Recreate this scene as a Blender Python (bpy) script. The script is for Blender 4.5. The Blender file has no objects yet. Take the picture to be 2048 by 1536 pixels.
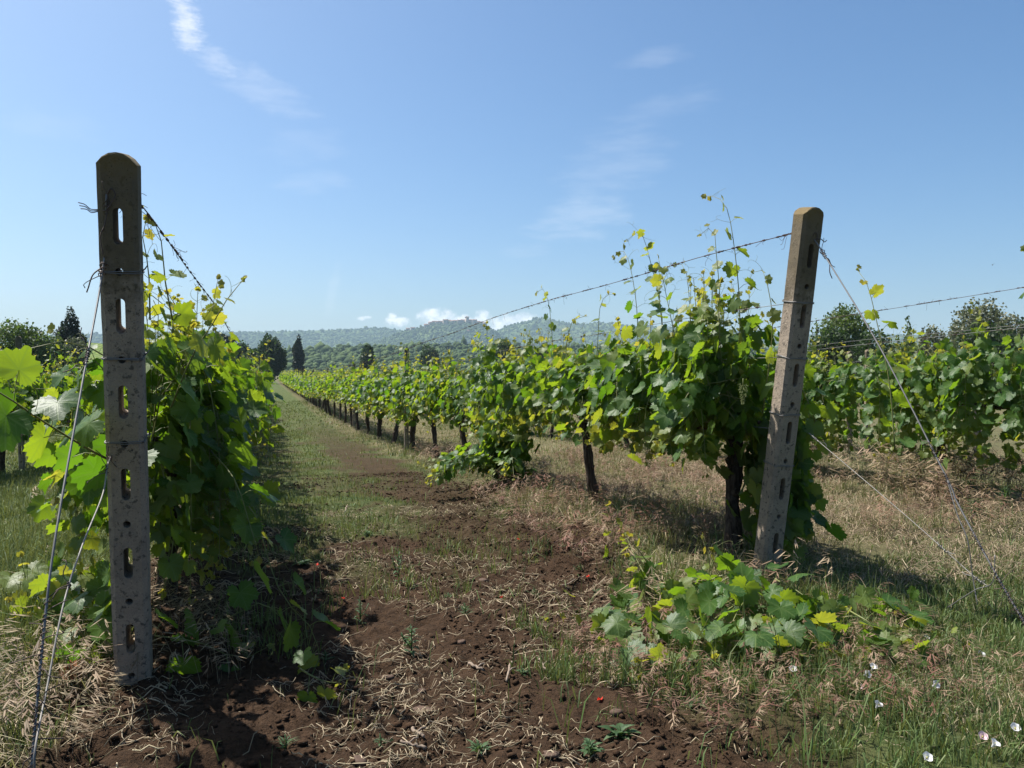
import bpy, math, random
import numpy as np
from mathutils import Vector, Matrix, Euler

R = math.radians
random.seed(7)
sc = bpy.context.scene
COL = sc.collection

# ------------------------------------------------------------------ camera
FPX = 1700.0                      # focal length in pixels of the 2048 px wide photograph
CAMZ = 1.25
YAW = math.atan(494.0 / FPX)      # rows run along +Y, the camera looks a little to their side
PITCH = -25.0 / FPX
cam_d = bpy.data.cameras.new("camera")
cam_d.sensor_width = 36.0
cam_d.lens = FPX / 2048.0 * 36.0
cam_d.clip_start = 0.02
cam_d.clip_end = 30000.0
cam = bpy.data.objects.new("camera", cam_d)
COL.objects.link(cam)
cam.location = (0, 0, CAMZ)
cam.rotation_euler = (math.pi / 2 + PITCH, 0, -YAW)
sc.camera = cam
CAMROT = Euler((math.pi / 2 + PITCH, 0, -YAW)).to_matrix()

# ------------------------------------------------------------------ light, exposure
SUN_EL, SUN_AZ = R(57), R(-44)    # azimuth measured from +Y towards +X
SUN_DIR = Vector((math.sin(SUN_AZ) * math.cos(SUN_EL), math.cos(SUN_AZ) * math.cos(SUN_EL), math.sin(SUN_EL)))
sl = bpy.data.lights.new("sun", 'SUN')
sl.energy = 5.0
sl.angle = R(0.53)
sl.color = (1.0, 0.96, 0.90)
so = bpy.data.objects.new("sun", sl)
COL.objects.link(so)
so.rotation_euler = SUN_DIR.to_track_quat('Z', 'Y').to_euler()
so.location = (-20, 10, 40)
sc.view_settings.view_transform = 'Standard'
sc.view_settings.look = 'None'
sc.view_settings.exposure = 1.0
sc.view_settings.gamma = 1.0
SKY_STRENGTH = 0.082
HAZE = 0.00015


class NB:
    """small helper that wires shader nodes"""
    def __init__(self, tree):
        self.t = tree
        self.n = tree.nodes
        self.l = tree.links

    def new(self, kind, **kw):
        nd = self.n.new(kind)
        for k, v in kw.items():
            setattr(nd, k, v)
        return nd

    def link(self, a, b):
        self.l.new(a, b)

    def put(self, sock, v):
        if isinstance(v, bpy.types.NodeSocket):
            self.l.new(v, sock)
        elif isinstance(v, (tuple, list)) and len(v) == 3 and sock.type == 'RGBA':
            sock.default_value = (*v, 1)
        else:
            sock.default_value = v

    def m(self, op, a, b=None, c=None, clamp=False):
        nd = self.new('ShaderNodeMath', operation=op, use_clamp=clamp)
        self.put(nd.inputs[0], a)
        if b is not None:
            self.put(nd.inputs[1], b)
        if c is not None:
            self.put(nd.inputs[2], c)
        return nd.outputs[0]

    def mix(self, f, a, b, mode='MIX'):
        nd = self.new('ShaderNodeMix', data_type='RGBA', blend_type=mode)
        self.put(nd.inputs[0], f)
        self.put(nd.inputs[6], a)
        self.put(nd.inputs[7], b)
        return nd.outputs[2]

    def smooth(self, v, lo, hi, a=0.0, b=1.0):
        nd = self.new('ShaderNodeMapRange', interpolation_type='SMOOTHSTEP')
        self.put(nd.inputs[0], v)
        nd.inputs[1].default_value = lo
        nd.inputs[2].default_value = hi
        nd.inputs[3].default_value = a
        nd.inputs[4].default_value = b
        return nd.outputs[0]

    def noise(self, vec, scale, detail=4, rough=0.55):
        nd = self.new('ShaderNodeTexNoise')
        if vec is not None:
            self.l.new(vec, nd.inputs['Vector'])
        nd.inputs['Scale'].default_value = scale
        nd.inputs['Detail'].default_value = detail
        nd.inputs['Roughness'].default_value = rough
        return nd.outputs[0]


# ------------------------------------------------------------------ world: sky with cirrus wisps and a far cumulus bank
def px_az(px):
    return YAW + math.atan((px - 1024) / FPX)


def px_el(px, py):
    return math.atan((743 - py) / FPX * math.cos(px_az(px) - YAW))


w = bpy.data.worlds.new("World")
sc.world = w
w.use_nodes = True
nb = NB(w.node_tree)
nb.n.clear()
out = nb.new('ShaderNodeOutputWorld')
bg = nb.new('ShaderNodeBackground')
sky = nb.new('ShaderNodeTexSky', sky_type='NISHITA')
sky.sun_disc = False
sky.sun_elevation = SUN_EL
sky.sun_rotation = SUN_AZ
sky.altitude = 100
sky.air_density = 0.78
sky.dust_density = 2.5
sky.ozone_density = 4.0
tc = nb.new('ShaderNodeTexCoord')
sep = nb.new('ShaderNodeSeparateXYZ')
nb.link(tc.outputs['Generated'], sep.inputs[0])
AZ = nb.m('ARCTAN2', sep.outputs[0], sep.outputs[1])
EL = nb.m('ARCSINE', sep.outputs[2])
ae = nb.new('ShaderNodeCombineXYZ')
nb.link(AZ, ae.inputs[0])
nb.link(EL, ae.inputs[1])


def ellipse(px, py, rx, ry, rot=0.0):
    """1 at the middle of an elliptic cloud patch, 0 at its rim, negative outside"""
    c, s = math.cos(R(rot)), math.sin(R(rot))
    dx = nb.m('SUBTRACT', AZ, px_az(px))
    dy = nb.m('SUBTRACT', EL, px_el(px, py))
    u = nb.m('ADD', nb.m('MULTIPLY', dx, c), nb.m('MULTIPLY', dy, s))
    v = nb.m('SUBTRACT', nb.m('MULTIPLY', dy, c), nb.m('MULTIPLY', dx, s))
    u = nb.m('MULTIPLY', u, FPX / rx)
    v = nb.m('MULTIPLY', v, FPX / ry)
    return nb.m('SUBTRACT', 1.0, nb.m('ADD', nb.m('MULTIPLY', u, u), nb.m('MULTIPLY', v, v)))


cum = None
for (a, b, rx, ry) in ((882, 634, 46, 20), (925, 640, 28, 16), (1020, 645, 60, 20), (965, 634, 20, 16), (795, 643, 40, 13), (785, 632, 14, 9), (880, 640, 60, 20), (868, 627, 30, 14), (965, 636, 28, 15), (1005, 650, 45, 22), (1045, 636, 40, 14), (725, 637, 16, 5), (735, 635, 10, 4)):
    e = ellipse(a, b, rx, ry)
    cum = e if cum is None else nb.m('MAXIMUM', cum, e)
cn = nb.noise(ae.outputs[0], 95, 6, 0.6)
cum = nb.m('ADD', nb.m('MAXIMUM', cum, -2.0), nb.m('MULTIPLY', nb.m('SUBTRACT', cn, 0.44), 2.9))
cum = nb.m('MULTIPLY', nb.smooth(cum, 0.3, 1.5), .92)
st = nb.new('ShaderNodeMapping')
st.inputs['Rotation'].default_value = (0, 0, R(24))
st.inputs['Scale'].default_value = (60, 190, 1)
nb.link(ae.outputs[0], st.inputs[0])
wn = nb.m('MULTIPLY', nb.m('ADD', nb.noise(st.outputs[0], 1.0, 7, 0.62), nb.noise(ae.outputs[0], 38, 6, 0.65)), .5)
st2 = nb.new('ShaderNodeMapping')
st2.inputs['Rotation'].default_value = (0, 0, R(8))
st2.inputs['Scale'].default_value = (18, 75, 1)
nb.link(ae.outputs[0], st2.inputs[0])
wn2 = nb.noise(st2.outputs[0], 1.0, 7, 0.6)
cir = None
for (a, b, rx, ry, rot, k, src) in ((378, 40, 30, 56, 12, .62, 0), (388, 84, 30, 30, 0, .5, 0), (354, -6, 22, 30, 20, .6, 0), (428, 122, 55, 26, -25, .26, 0), (530, 185, 110, 36, -22, .15, 1),
                                    (520, 160, 60, 24, -20, .14, 0), (1160, 435, 110, 50, 12, .17, 1), (1230, 330, 130, 80, 30, .10, 1), (630, 365, 80, 26, 8, .09, 1), (665, 585, 12, 60, -12, .10, 1),
                                    (610, 290, 90, 40, 0, .06, 1), (1310, 118, 80, 18, 5, .09, 1), (110, 250, 90, 30, 0, .05, 1), (1340, 215, 110, 30, 12, .07, 1), (1060, 500, 60, 16, 5, .08, 1)):
    e = ellipse(a, b, rx, ry, rot)
    nn = wn if src == 0 else wn2
    e = nb.m('ADD', nb.m('MAXIMUM', e, -2.0), nb.m('MULTIPLY', nb.m('SUBTRACT', nn, 0.52), 4.4 if src == 0 else 3.4))
    e = nb.m('MULTIPLY', nb.smooth(e, -0.25, 1.5), k)
    cir = e if cir is None else nb.m('MAXIMUM', cir, e)
CLOUD = 7.6
hs = nb.new('ShaderNodeHueSaturation')
hs.inputs['Saturation'].default_value = 1.2
nb.link(sky.outputs[0], hs.inputs['Color'])
skc = nb.mix(1.0, hs.outputs[0], (0.985, 1.06, 1.015), 'MULTIPLY')
c1 = nb.mix(cir, skc, (CLOUD * .97, CLOUD * .98, CLOUD))
cw = nb.mix(nb.smooth(nb.noise(ae.outputs[0], 60, 5, .6), .3, .7), (CLOUD * .80, CLOUD * .84, CLOUD * .90), (CLOUD * 1.08, CLOUD * 1.08, CLOUD * 1.08))
c2 = nb.mix(cum, c1, cw)
nb.link(c2, bg.inputs[0])
bg.inputs[1].default_value = SKY_STRENGTH
nb.link(bg.outputs[0], out.inputs[0])


# ------------------------------------------------------------------ geometry of the view: pixel of the photograph -> point of the place
def ray(px, py):
    return (CAMROT @ Vector((px - 1024, -(py - 768), -FPX))).normalized()


def at_x(px, py, X):
    d = ray(px, py)
    return Vector((0, 0, CAMZ)) + d * (X / d.x)


def at_y(px, py, Y):
    d = ray(px, py)
    return Vector((0, 0, CAMZ)) + d * (Y / d.y)


def at_g(px, py, z=0.0):
    d = ray(px, py)
    return Vector((0, 0, CAMZ)) + d * ((z - CAMZ) / d.z)


def at_r(px, py, r):
    d = ray(px, py)
    return Vector((0, 0, CAMZ)) + d * (r / math.hypot(d.x, d.y))


# ------------------------------------------------------------------ numpy noise
def _hash(ix, iy, s):
    n = (ix * 374761393 + iy * 668265263 + s * 974634777) & 0xffffffff
    n = ((n ^ (n >> 13)) * 1274126177) & 0xffffffff
    return ((n ^ (n >> 16)) & 0xffff) / 65535.0


def vnoise(x, y, s=0):
    x = np.asarray(x, float)
    y = np.asarray(y, float)
    ix = np.floor(x).astype(np.int64)
    iy = np.floor(y).astype(np.int64)
    fx = x - ix
    fy = y - iy
    fx = fx * fx * (3 - 2 * fx)
    fy = fy * fy * (3 - 2 * fy)
    a = _hash(ix, iy, s)
    b = _hash(ix + 1, iy, s)
    c = _hash(ix, iy + 1, s)
    d = _hash(ix + 1, iy + 1, s)
    return (a * (1 - fx) + b * fx) * (1 - fy) + (c * (1 - fx) + d * fx) * fy


def fbm(x, y, s=0, o=4):
    v, a, t = 0, 0.5, 0
    for k in range(o):
        v = v + a * vnoise(np.asarray(x) * 2 ** k + 17.3 * k, np.asarray(y) * 2 ** k - 9.1 * k, s + k)
        t += a
        a *= 0.5
    return v / t


def sstep(v, lo, hi):
    t = np.clip((np.asarray(v, float) - lo) / (hi - lo), 0, 1)
    return t * t * (3 - 2 * t)


# ------------------------------------------------------------------ mesh building
class Geo:
    def __init__(self):
        self.v, self.t, self.c, self.u, self.nv = [], [], [], [], 0

    def add(self, v, t, c=(1, .5, 0), u=None):
        v = np.asarray(v, float).reshape(-1, 3)
        t = np.asarray(t, np.int64).reshape(-1, 3)
        c = np.asarray(c, float)
        if c.ndim == 1:
            c = np.broadcast_to(c, (len(v), 3))
        self.v.append(v)
        self.t.append(t + self.nv)
        self.c.append(c)
        self.u.append(np.zeros((len(v), 3)) if u is None else u)
        self.nv += len(v)

    def tube(self, pts, rad, n=5, c=(1, .5, 0), cap=True):
        P = np.array([tuple(p) for p in pts], float)
        k = len(P)
        rad = np.broadcast_to(np.asarray(rad, float), (k,))
        T = np.gradient(P, axis=0)
        T /= np.linalg.norm(T, axis=1)[:, None] + 1e-12
        ref = np.array([0.31, 0.87, 0.38]) if abs(T[0] @ np.array([0.31, 0.87, 0.38])) < .8 else np.array([0.9, -.3, .2])
        A = np.cross(T, ref)
        A /= np.linalg.norm(A, axis=1)[:, None] + 1e-12
        B = np.cross(T, A)
        an = np.arange(n) * 2 * math.pi / n
        V = P[:, None, :] + rad[:, None, None] * (np.cos(an)[None, :, None] * A[:, None, :] + np.sin(an)[None, :, None] * B[:, None, :])
        i = np.arange(k - 1)[:, None] * n
        j = np.arange(n)[None, :]
        j2 = (j + 1) % n
        q = np.stack([i + j, i + j2, i + n + j2, i + j, i + n + j2, i + n + j], -1).reshape(-1, 3)
        V = V.reshape(-1, 3)
        if cap:
            V = np.vstack([V, P[:1], P[-1:]])
            m = k * n
            jj = np.arange(n)
            q = np.vstack([q, np.stack([(jj + 1) % n, jj, np.full(n, m)], -1), np.stack([(k - 1) * n + jj, (k - 1) * n + (jj + 1) % n, np.full(n, m + 1)], -1)])
        self.add(V, q, c)

    def inst(self, tv, tt, M, O, C, u=None):
        """copies of one template: M (n,3,3) columns are the axes, O (n,3) the origins, C (n,3) the tints"""
        M = np.asarray(M, float)
        O = np.asarray(O, float)
        n = len(O)
        if n == 0:
            return
        V = np.einsum('nij,vj->nvi', M, tv) + O[:, None, :]
        T = tt[None] + (np.arange(n) * len(tv))[:, None, None]
        C = np.repeat(np.asarray(C, float), len(tv), axis=0)
        self.add(V.reshape(-1, 3), T.reshape(-1, 3), C, None if u is None else np.tile(u, (n, 1)))

    def mesh(self, name, mat, smooth=True, uv=False):
        v = np.vstack(self.v)
        t = np.vstack(self.t)
        c = np.vstack(self.c)
        me = bpy.data.meshes.new(name)
        me.vertices.add(len(v))
        me.vertices.foreach_set('co', v.astype(np.float32).ravel())
        me.loops.add(len(t) * 3)
        me.loops.foreach_set('vertex_index', t.astype(np.int32).ravel())
        me.polygons.add(len(t))
        me.polygons.foreach_set('loop_start', np.arange(0, len(t) * 3, 3, dtype=np.int32))
        if smooth:
            me.polygons.foreach_set('use_smooth', np.ones(len(t), bool))
        at = me.attributes.new('Tint', 'FLOAT_COLOR', 'POINT')
        at.data.foreach_set('color', np.hstack([c, np.ones((len(c), 1))]).astype(np.float32).ravel())
        if uv:
            u = np.vstack(self.u)
            a2 = me.attributes.new('LeafUV', 'FLOAT_VECTOR', 'POINT')
            a2.data.foreach_set('vector', u.astype(np.float32).ravel())
        me.update()
        me.validate()
        me.materials.append(mat)
        return me

    def build(self, name, mat, parent=None, smooth=True, uv=False):
        o = bpy.data.objects.new(name, self.mesh(name, mat, smooth, uv))
        COL.objects.link(o)
        o.parent = parent
        return o


def empty(name, loc=(0, 0, 0), rz=0.0):
    o = bpy.data.objects.new(name, None)
    o.empty_display_size = 0.2
    COL.objects.link(o)
    o.location = loc
    o.rotation_euler = (0, 0, rz)
    return o


def tag(o, label=None, cat=None, group=None, kind=None):
    if label:
        o['label'] = label
    if cat:
        o['category'] = cat
    if group:
        o['group'] = group
    if kind:
        o['kind'] = kind
    return o


def copy_tree(o, parent=None):
    c = o.copy()
    COL.objects.link(c)
    c.parent = parent
    for ch in list(o.children):
        copy_tree(ch, c)
    return c


def link_mesh(name, me, parent=None):
    o = bpy.data.objects.new(name, me)
    COL.objects.link(o)
    o.parent = parent
    return o


def curve(pts, n):
    """Catmull-Rom through the points, n samples evenly along it"""
    P = np.array([tuple(p) for p in pts], float)
    if len(P) == 2:
        t = np.linspace(0, 1, n)[:, None]
        return P[0] * (1 - t) + P[1] * t
    P = np.vstack([2 * P[0] - P[1], P, 2 * P[-1] - P[-2]])
    out = []
    for i in range(1, len(P) - 2):
        t = np.linspace(0, 1, 24, endpoint=False)[:, None]
        a, b, c, d = P[i - 1], P[i], P[i + 1], P[i + 2]
        out.append(0.5 * (2 * b + (c - a) * t + (2 * a - 5 * b + 4 * c - d) * t ** 2 + (3 * b - a - 3 * c + d) * t ** 3))
    Q = np.vstack(out + [P[-2:-1]])
    s = np.concatenate([[0], np.cumsum(np.linalg.norm(np.diff(Q, axis=0), axis=1))])
    ss = np.linspace(0, s[-1], n)
    return np.stack([np.interp(ss, s, Q[:, k]) for k in range(3)], -1)


def unit(v):
    v = np.asarray(v, float)
    return v / (np.linalg.norm(v) + 1e-12)


# ------------------------------------------------------------------ materials
def mat(name):
    m = bpy.data.materials.new(name)
    m.use_nodes = True
    n = NB(m.node_tree)
    n.n.clear()
    return m, n


def tint(n):
    a = n.new('ShaderNodeAttribute', attribute_name='Tint')
    s = n.new('ShaderNodeSeparateColor')
    n.link(a.outputs['Color'], s.inputs[0])
    return s.outputs[0], s.outputs[1], s.outputs[2]


def leafy(n, col, tcol, rough, spec, trans, normal=None):
    p = n.new('ShaderNodeBsdfPrincipled')
    n.put(p.inputs['Base Color'], col)
    n.put(p.inputs['Roughness'], rough)
    n.put(p.inputs['Specular IOR Level'], spec)
    t = n.new('ShaderNodeBsdfTranslucent')
    n.put(t.inputs[0], tcol)
    if normal is not None:
        n.link(normal, p.inputs['Normal'])
    mx = n.new('ShaderNodeMixShader')
    n.put(mx.inputs[0], trans)
    n.link(p.outputs[0], mx.inputs[1])
    n.link(t.outputs[0], mx.inputs[2])
    o = n.new('ShaderNodeOutputMaterial')
    n.link(mx.outputs[0], o.inputs[0])


def solid(n, col, rough=0.8, spec=0.3, normal=None, metallic=0.0):
    p = n.new('ShaderNodeBsdfPrincipled')
    n.put(p.inputs['Base Color'], col)
    n.put(p.inputs['Roughness'], rough)
    n.put(p.inputs['Specular IOR Level'], spec)
    n.put(p.inputs['Metallic'], metallic)
    if normal is not None:
        n.link(normal, p.inputs['Normal'])
    o = n.new('ShaderNodeOutputMaterial')
    n.link(p.outputs[0], o.inputs[0])
    return p


def bump(n, h, strength=0.4, dist=0.01):
    b = n.new('ShaderNodeBump')
    b.inputs['Strength'].default_value = strength
    b.inputs['Distance'].default_value = dist
    n.link(h, b.inputs['Height'])
    return b.outputs[0]


def objco(n):
    return n.new('ShaderNodeTexCoord').outputs['Object']


def leaf_material(name, veins):
    m, n = mat(name)
    age, rnd, ext = tint(n)
    g = n.new('ShaderNodeNewGeometry')
    young = n.mix(rnd, (0.1700, 0.2040, 0.0298), (0.2210, 0.1870, 0.0425))
    old = n.mix(rnd, (0.0208, 0.0608, 0.0144), (0.0448, 0.1040, 0.0176))
    col = n.mix(age, young, old)
    nz = n.noise(objco(n), 22, 3)
    col = n.mix(n.smooth(nz, .35, .7, 0, .35), col, (0.05, 0.11, 0.03))
    normal = None
    if veins:
        uv = n.new('ShaderNodeAttribute', attribute_name='LeafUV')
        s = n.new('ShaderNodeSeparateXYZ')
        n.link(uv.outputs['Vector'], s.inputs[0])
        vm = None
        for a in (0, 52, -52, 108, -108):
            c, d = math.cos(R(a)), math.sin(R(a))
            al = n.m('ADD', n.m('MULTIPLY', s.outputs[1], c), n.m('MULTIPLY', s.outputs[0], d))
            ac = n.m('ABSOLUTE', n.m('SUBTRACT', n.m('MULTIPLY', s.outputs[0], c), n.m('MULTIPLY', s.outputs[1], d)))
            wv = n.smooth(ac, 0.012, 0.035, 1, 0)
            wv = n.m('MULTIPLY', wv, n.smooth(al, 0.0, 0.05))
            sd = n.m('ABSOLUTE', n.m('SUBTRACT', n.m('FRACT', n.m('ADD', n.m('MULTIPLY', al, 5.5), n.m('MULTIPLY', ac, -4.5))), 0.5))
            sv = n.m('MULTIPLY', n.smooth(sd, 0.06, 0.14, .5, 0), n.m('MULTIPLY', n.smooth(al, 0.02, 0.1), n.smooth(ac, 0.2, 0.3, 1, 0)))
            wv = n.m('MAXIMUM', wv, sv)
            vm = wv if vm is None else n.m('MAXIMUM', vm, wv)
        col = n.mix(n.m('MULTIPLY', vm, .55), col, (0.17, 0.24, 0.07))
        h = n.m('ADD', n.m('MULTIPLY', vm, -0.6), n.noise(uv.outputs['Vector'], 7, 3))
        normal = bump(n, h, 0.12, 0.010)
    under = n.mix(.45, col, (0.1280, 0.1600, 0.0800))
    col2 = n.mix(g.outputs['Backfacing'], col, under)
    tc_ = n.mix(age, n.mix(rnd, (0.54, 0.51, 0.04), (0.56, 0.43, 0.05)), n.mix(rnd, (0.12, 0.28, 0.008), (0.34, 0.46, 0.015)))
    if veins:
        tc_ = n.mix(n.m('MULTIPLY', vm, .4), tc_, (0.12, 0.22, 0.03))
    rough = n.mix(g.outputs['Backfacing'], (.47, .47, .47) if veins else (.52, .52, .52), (.7, .7, .7))
    leafy(n, col2, tc_, rough, 0.28 if veins else 0.28, 0.41, normal)
    return m


LEAF = leaf_material("vine_leaf", True)
LEAF_FAR = leaf_material("vine_leaf_far", False)

m, n = mat("green_cane")
age, rnd, ext = tint(n)
col = n.mix(age, (0.16, 0.19, 0.05), (0.10, 0.065, 0.035))
solid(n, col, .55, .4)
CANE = m

m, n = mat("vine_bark")
co = objco(n)
mp = n.new('ShaderNodeMapping')
mp.inputs['Scale'].default_value = (60, 60, 7)
n.link(co, mp.inputs[0])
b1 = n.noise(mp.outputs[0], 1.0, 6, .65)
b2 = n.noise(co, 18, 4)
col = n.mix(n.smooth(b1, .3, .7), (0.022, 0.015, 0.012), (0.115, 0.085, 0.068))
col = n.mix(n.smooth(b2, .5, .75, 0, .5), col, (0.05, 0.035, 0.028))
solid(n, col, .92, .15, bump(n, b1, 1.0, .02))
BARK = m

m, n = mat("tree_bark")
solid(n, n.mix(n.noise(objco(n), 6), (0.05, 0.04, 0.03), (0.13, 0.10, 0.08)), .95, .1)
TBARK = m

m, n = mat("concrete")
co = objco(n)
f1 = n.noise(co, 190, 3, .6)
f2 = n.noise(co, 9, 6, .65)
f3 = n.noise(co, 45, 4, .6)
vo = n.new('ShaderNodeTexVoronoi')
n.link(co, vo.inputs['Vector'])
vo.inputs['Scale'].default_value = 120
pit = n.smooth(vo.outputs['Distance'], .12, .26, 1, 0)
pit = n.m('MULTIPLY', pit, n.smooth(n.noise(co, 60, 2), .5, .6))
col = n.mix(f1, (0.1989, 0.1578, 0.1195), (0.3764, 0.3074, 0.2363))
col = n.mix(n.smooth(f2, .42, .68, 0, .6), col, (0.15, 0.125, 0.105))
col = n.mix(n.smooth(f3, .56, .66, 0, .75), col, (0.05, 0.045, 0.04))
sp = n.new('ShaderNodeSeparateXYZ')
n.link(co, sp.inputs[0])
zz = n.m('ADD', sp.outputs[2], n.m('MULTIPLY', n.m('SUBTRACT', f2, .5), .9))
zz = n.m('ADD', zz, n.m('MULTIPLY', n.m('SUBTRACT', f3, .5), .35))
dirt = n.smooth(zz, 1.40, 1.74)
lich = n.mix(n.noise(co, 30, 5), (0.062, 0.050, 0.034), (0.135, 0.108, 0.058))
col = n.mix(n.m('MULTIPLY', dirt, .78), col, lich)
cap_ = n.smooth(n.m('ADD', sp.outputs[2], n.m('MULTIPLY', n.m('SUBTRACT', f3, .5), .12)), 1.93, 2.06)
col = n.mix(n.m('MULTIPLY', cap_, .55), col, (0.17, 0.115, 0.035))
col = n.mix(n.m('MULTIPLY', pit, .8), col, (0.04, 0.035, 0.03))
h = n.m('ADD', n.m('MULTIPLY', f1, .6), n.m('MULTIPLY', pit, -1.5))
h = n.m('ADD', h, n.m('MULTIPLY', f3, .8))
solid(n, col, .93, .2, bump(n, h, .9, .006))
CONC = m

m, n = mat("galvanised_wire")
solid(n, n.mix(n.noise(objco(n), 25, 3), (0.12, 0.115, 0.11), (0.24, 0.23, 0.22)), .55, .4, metallic=.4)
WIRE = m
m, n = mat("pale_wire")
solid(n, n.mix(n.noise(objco(n), 25, 3), (0.15, 0.14, 0.125), (0.26, 0.24, 0.215)), .6, .3, metallic=.2)
WIRE_PALE = m
m, n = mat("rusty_wire")
solid(n, n.mix(n.noise(objco(n), 60, 4), (0.045, 0.035, 0.032), (0.16, 0.115, 0.095)), .75, .3, metallic=.3)
RUST = m
m, n = mat("dry_tendril")
solid(n, n.mix(n.noise(objco(n), 30, 3), (0.035, 0.022, 0.018), (0.12, 0.075, 0.055)), .9, .15)
DRYT = m

m, n = mat("grass_blade")
dry, rnd, red = tint(n)
gr = n.mix(rnd, (0.0300, 0.0750, 0.0160), (0.0881, 0.1551, 0.0360))
st_ = n.mix(rnd, (0.2220, 0.1631, 0.1027), (0.5841, 0.4771, 0.3261))
rd = n.mix(rnd, (0.0850, 0.0340, 0.0255), (0.2295, 0.1105, 0.0782))
col = n.mix(dry, gr, st_)
col = n.mix(red, col, rd)
leafy(n, col, n.mix(.5, col, (0.30, 0.30, 0.06)), .6, .25, .25)
GRASS = m

m, n = mat("weed_leaf")
age, rnd, ext = tint(n)
col = n.mix(rnd, (0.030, 0.066, 0.026), (0.072, 0.122, 0.048))
leafy(n, col, (0.12, 0.22, 0.03), .6, .25, .3)
WEED = m

m, n = mat("petal_white")
leafy(n, (0.80, 0.78, 0.78), (0.75, 0.72, 0.72), .6, .2, .35)
PETAL = m
m, n = mat("petal_pink")
leafy(n, (0.72, 0.52, 0.56), (0.7, 0.5, 0.52), .6, .2, .35)
PETAL_PINK = m
m, n = mat("flower_throat")
solid(n, (0.55, 0.52, 0.16), .7, .2)
THROAT = m
m, n = mat("petal_red")
leafy(n, (0.55, 0.035, 0.02), (0.6, 0.04, 0.02), .6, .2, .35)
PETAL_RED = m

m, n = mat("stone")
co = objco(n)
solid(n, n.mix(n.noise(co, 30, 5), (0.045, 0.028, 0.020), (0.120, 0.080, 0.058)), .92, .2, bump(n, n.noise(co, 80, 4), .5, .004))
STONE = m
m, n = mat("twig")
solid(n, n.mix(n.noise(objco(n), 40, 4), (0.13, 0.095, 0.07), (0.30, 0.24, 0.185)), .9, .15)
TWIG = m
m, n = mat("clod")
solid(n, n.mix(n.noise(objco(n), 12, 4), (0.025, 0.0145, 0.0088), (0.066, 0.039, 0.023)), .97, .08, bump(n, n.noise(objco(n), 140, 4), .7, .006))
CLOD = m

m, n = mat("ground")
geo = n.new('ShaderNodeNewGeometry')
pos = geo.outputs['Position']
gs, rnd, dr = tint(n)
s1 = n.noise(pos, 3.0, 6, .6)
s2 = n.noise(pos, 40, 6, .65)
s3 = n.noise(pos, 150, 4, .7)
soil = n.mix(n.smooth(s2, .3, .7), (0.0243, 0.0144, 0.0083), (0.0611, 0.0361, 0.0205))
soil = n.mix(n.smooth(s1, .4, .7, 0, .5), soil, (0.0705, 0.0422, 0.0250))
gcol = n.mix(n.smooth(n.noise(pos, 6, 6, .65), .35, .65), (0.0374, 0.0618, 0.0169), (0.0936, 0.1076, 0.0393))
dcol = n.mix(s2, (0.0828, 0.0605, 0.0373), (0.2153, 0.1685, 0.1035))
gcol = n.mix(dr, gcol, dcol)
col = n.mix(n.m('MULTIPLY', gs, n.smooth(s3, .2, .55, .55, 1)), soil, gcol)
h = n.m('ADD', n.m('MULTIPLY', s2, 1.0), n.m('MULTIPLY', s3, .5))
solid(n, col, .97, .1, bump(n, h, .8, .03))
GROUND = m


def forest_mat(name, a, b, c):
    m, n = mat(name)
    age, rnd, ext = tint(n)
    col = n.mix(rnd, a, b)
    col = n.mix(n.smooth(n.noise(objco(n), .9, 4), .4, .7, 0, .6), col, c)
    solid(n, col, .9, .1)
    return m


FOREST = forest_mat("forest", (0.030, 0.052, 0.020), (0.075, 0.110, 0.035), (0.035, 0.055, 0.020))
m, n = mat("hillside")
pos = n.new('ShaderNodeNewGeometry').outputs['Position']
col = n.mix(n.smooth(n.noise(pos, .012, 5), .4, .65), (0.035, 0.060, 0.022), (0.085, 0.115, 0.040))
solid(n, col, .95, .05)
HILL = m
m, n = mat("meadow")
pos = n.new('ShaderNodeNewGeometry').outputs['Position']
wv = n.new('ShaderNodeTexWave', wave_type='BANDS')
n.link(pos, wv.inputs['Vector'])
wv.inputs['Scale'].default_value = .35
wv.inputs['Distortion'].default_value = 1.5
col = n.mix(wv.outputs['Fac'], (0.085, 0.130, 0.030), (0.165, 0.200, 0.060))
solid(n, n.mix(n.smooth(n.noise(pos, .8, 5), .4, .7), col, (0.07, 0.10, 0.03)), .95, .05)
MEADOW = m


def crown_mat(name, a, b, tr, rough=.6):
    m, n = mat(name)
    age, rnd, ext = tint(n)
    leafy(n, n.mix(rnd, a, b), tr, rough, .3, .25)
    return m


C_DARK = crown_mat("crown_dark", (0.018, 0.035, 0.014), (0.045, 0.070, 0.022), (0.06, 0.12, 0.02))
C_MID = crown_mat("crown_mid", (0.040, 0.065, 0.018), (0.090, 0.130, 0.030), (0.14, 0.22, 0.03))
C_OLIVE = crown_mat("crown_olive", (0.085, 0.100, 0.055), (0.200, 0.200, 0.120), (0.14, 0.17, 0.07), .5)
C_CYP = crown_mat("crown_cypress", (0.012, 0.022, 0.012), (0.030, 0.042, 0.018), (0.02, 0.04, 0.01))
m, n = mat("old_plaster")
solid(n, n.mix(n.noise(objco(n), .6, 4), (0.30, 0.235, 0.185), (0.42, 0.35, 0.28)), .9, .1)
PLASTER = m
m, n = mat("terracotta_roof")
solid(n, n.mix(n.noise(objco(n), .8, 4), (0.20, 0.105, 0.070), (0.32, 0.19, 0.13)), .9, .1)
ROOF = m
m, n = mat("dark_opening")
solid(n, (0.03, 0.028, 0.026), .6, .3)
DARK = m

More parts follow.
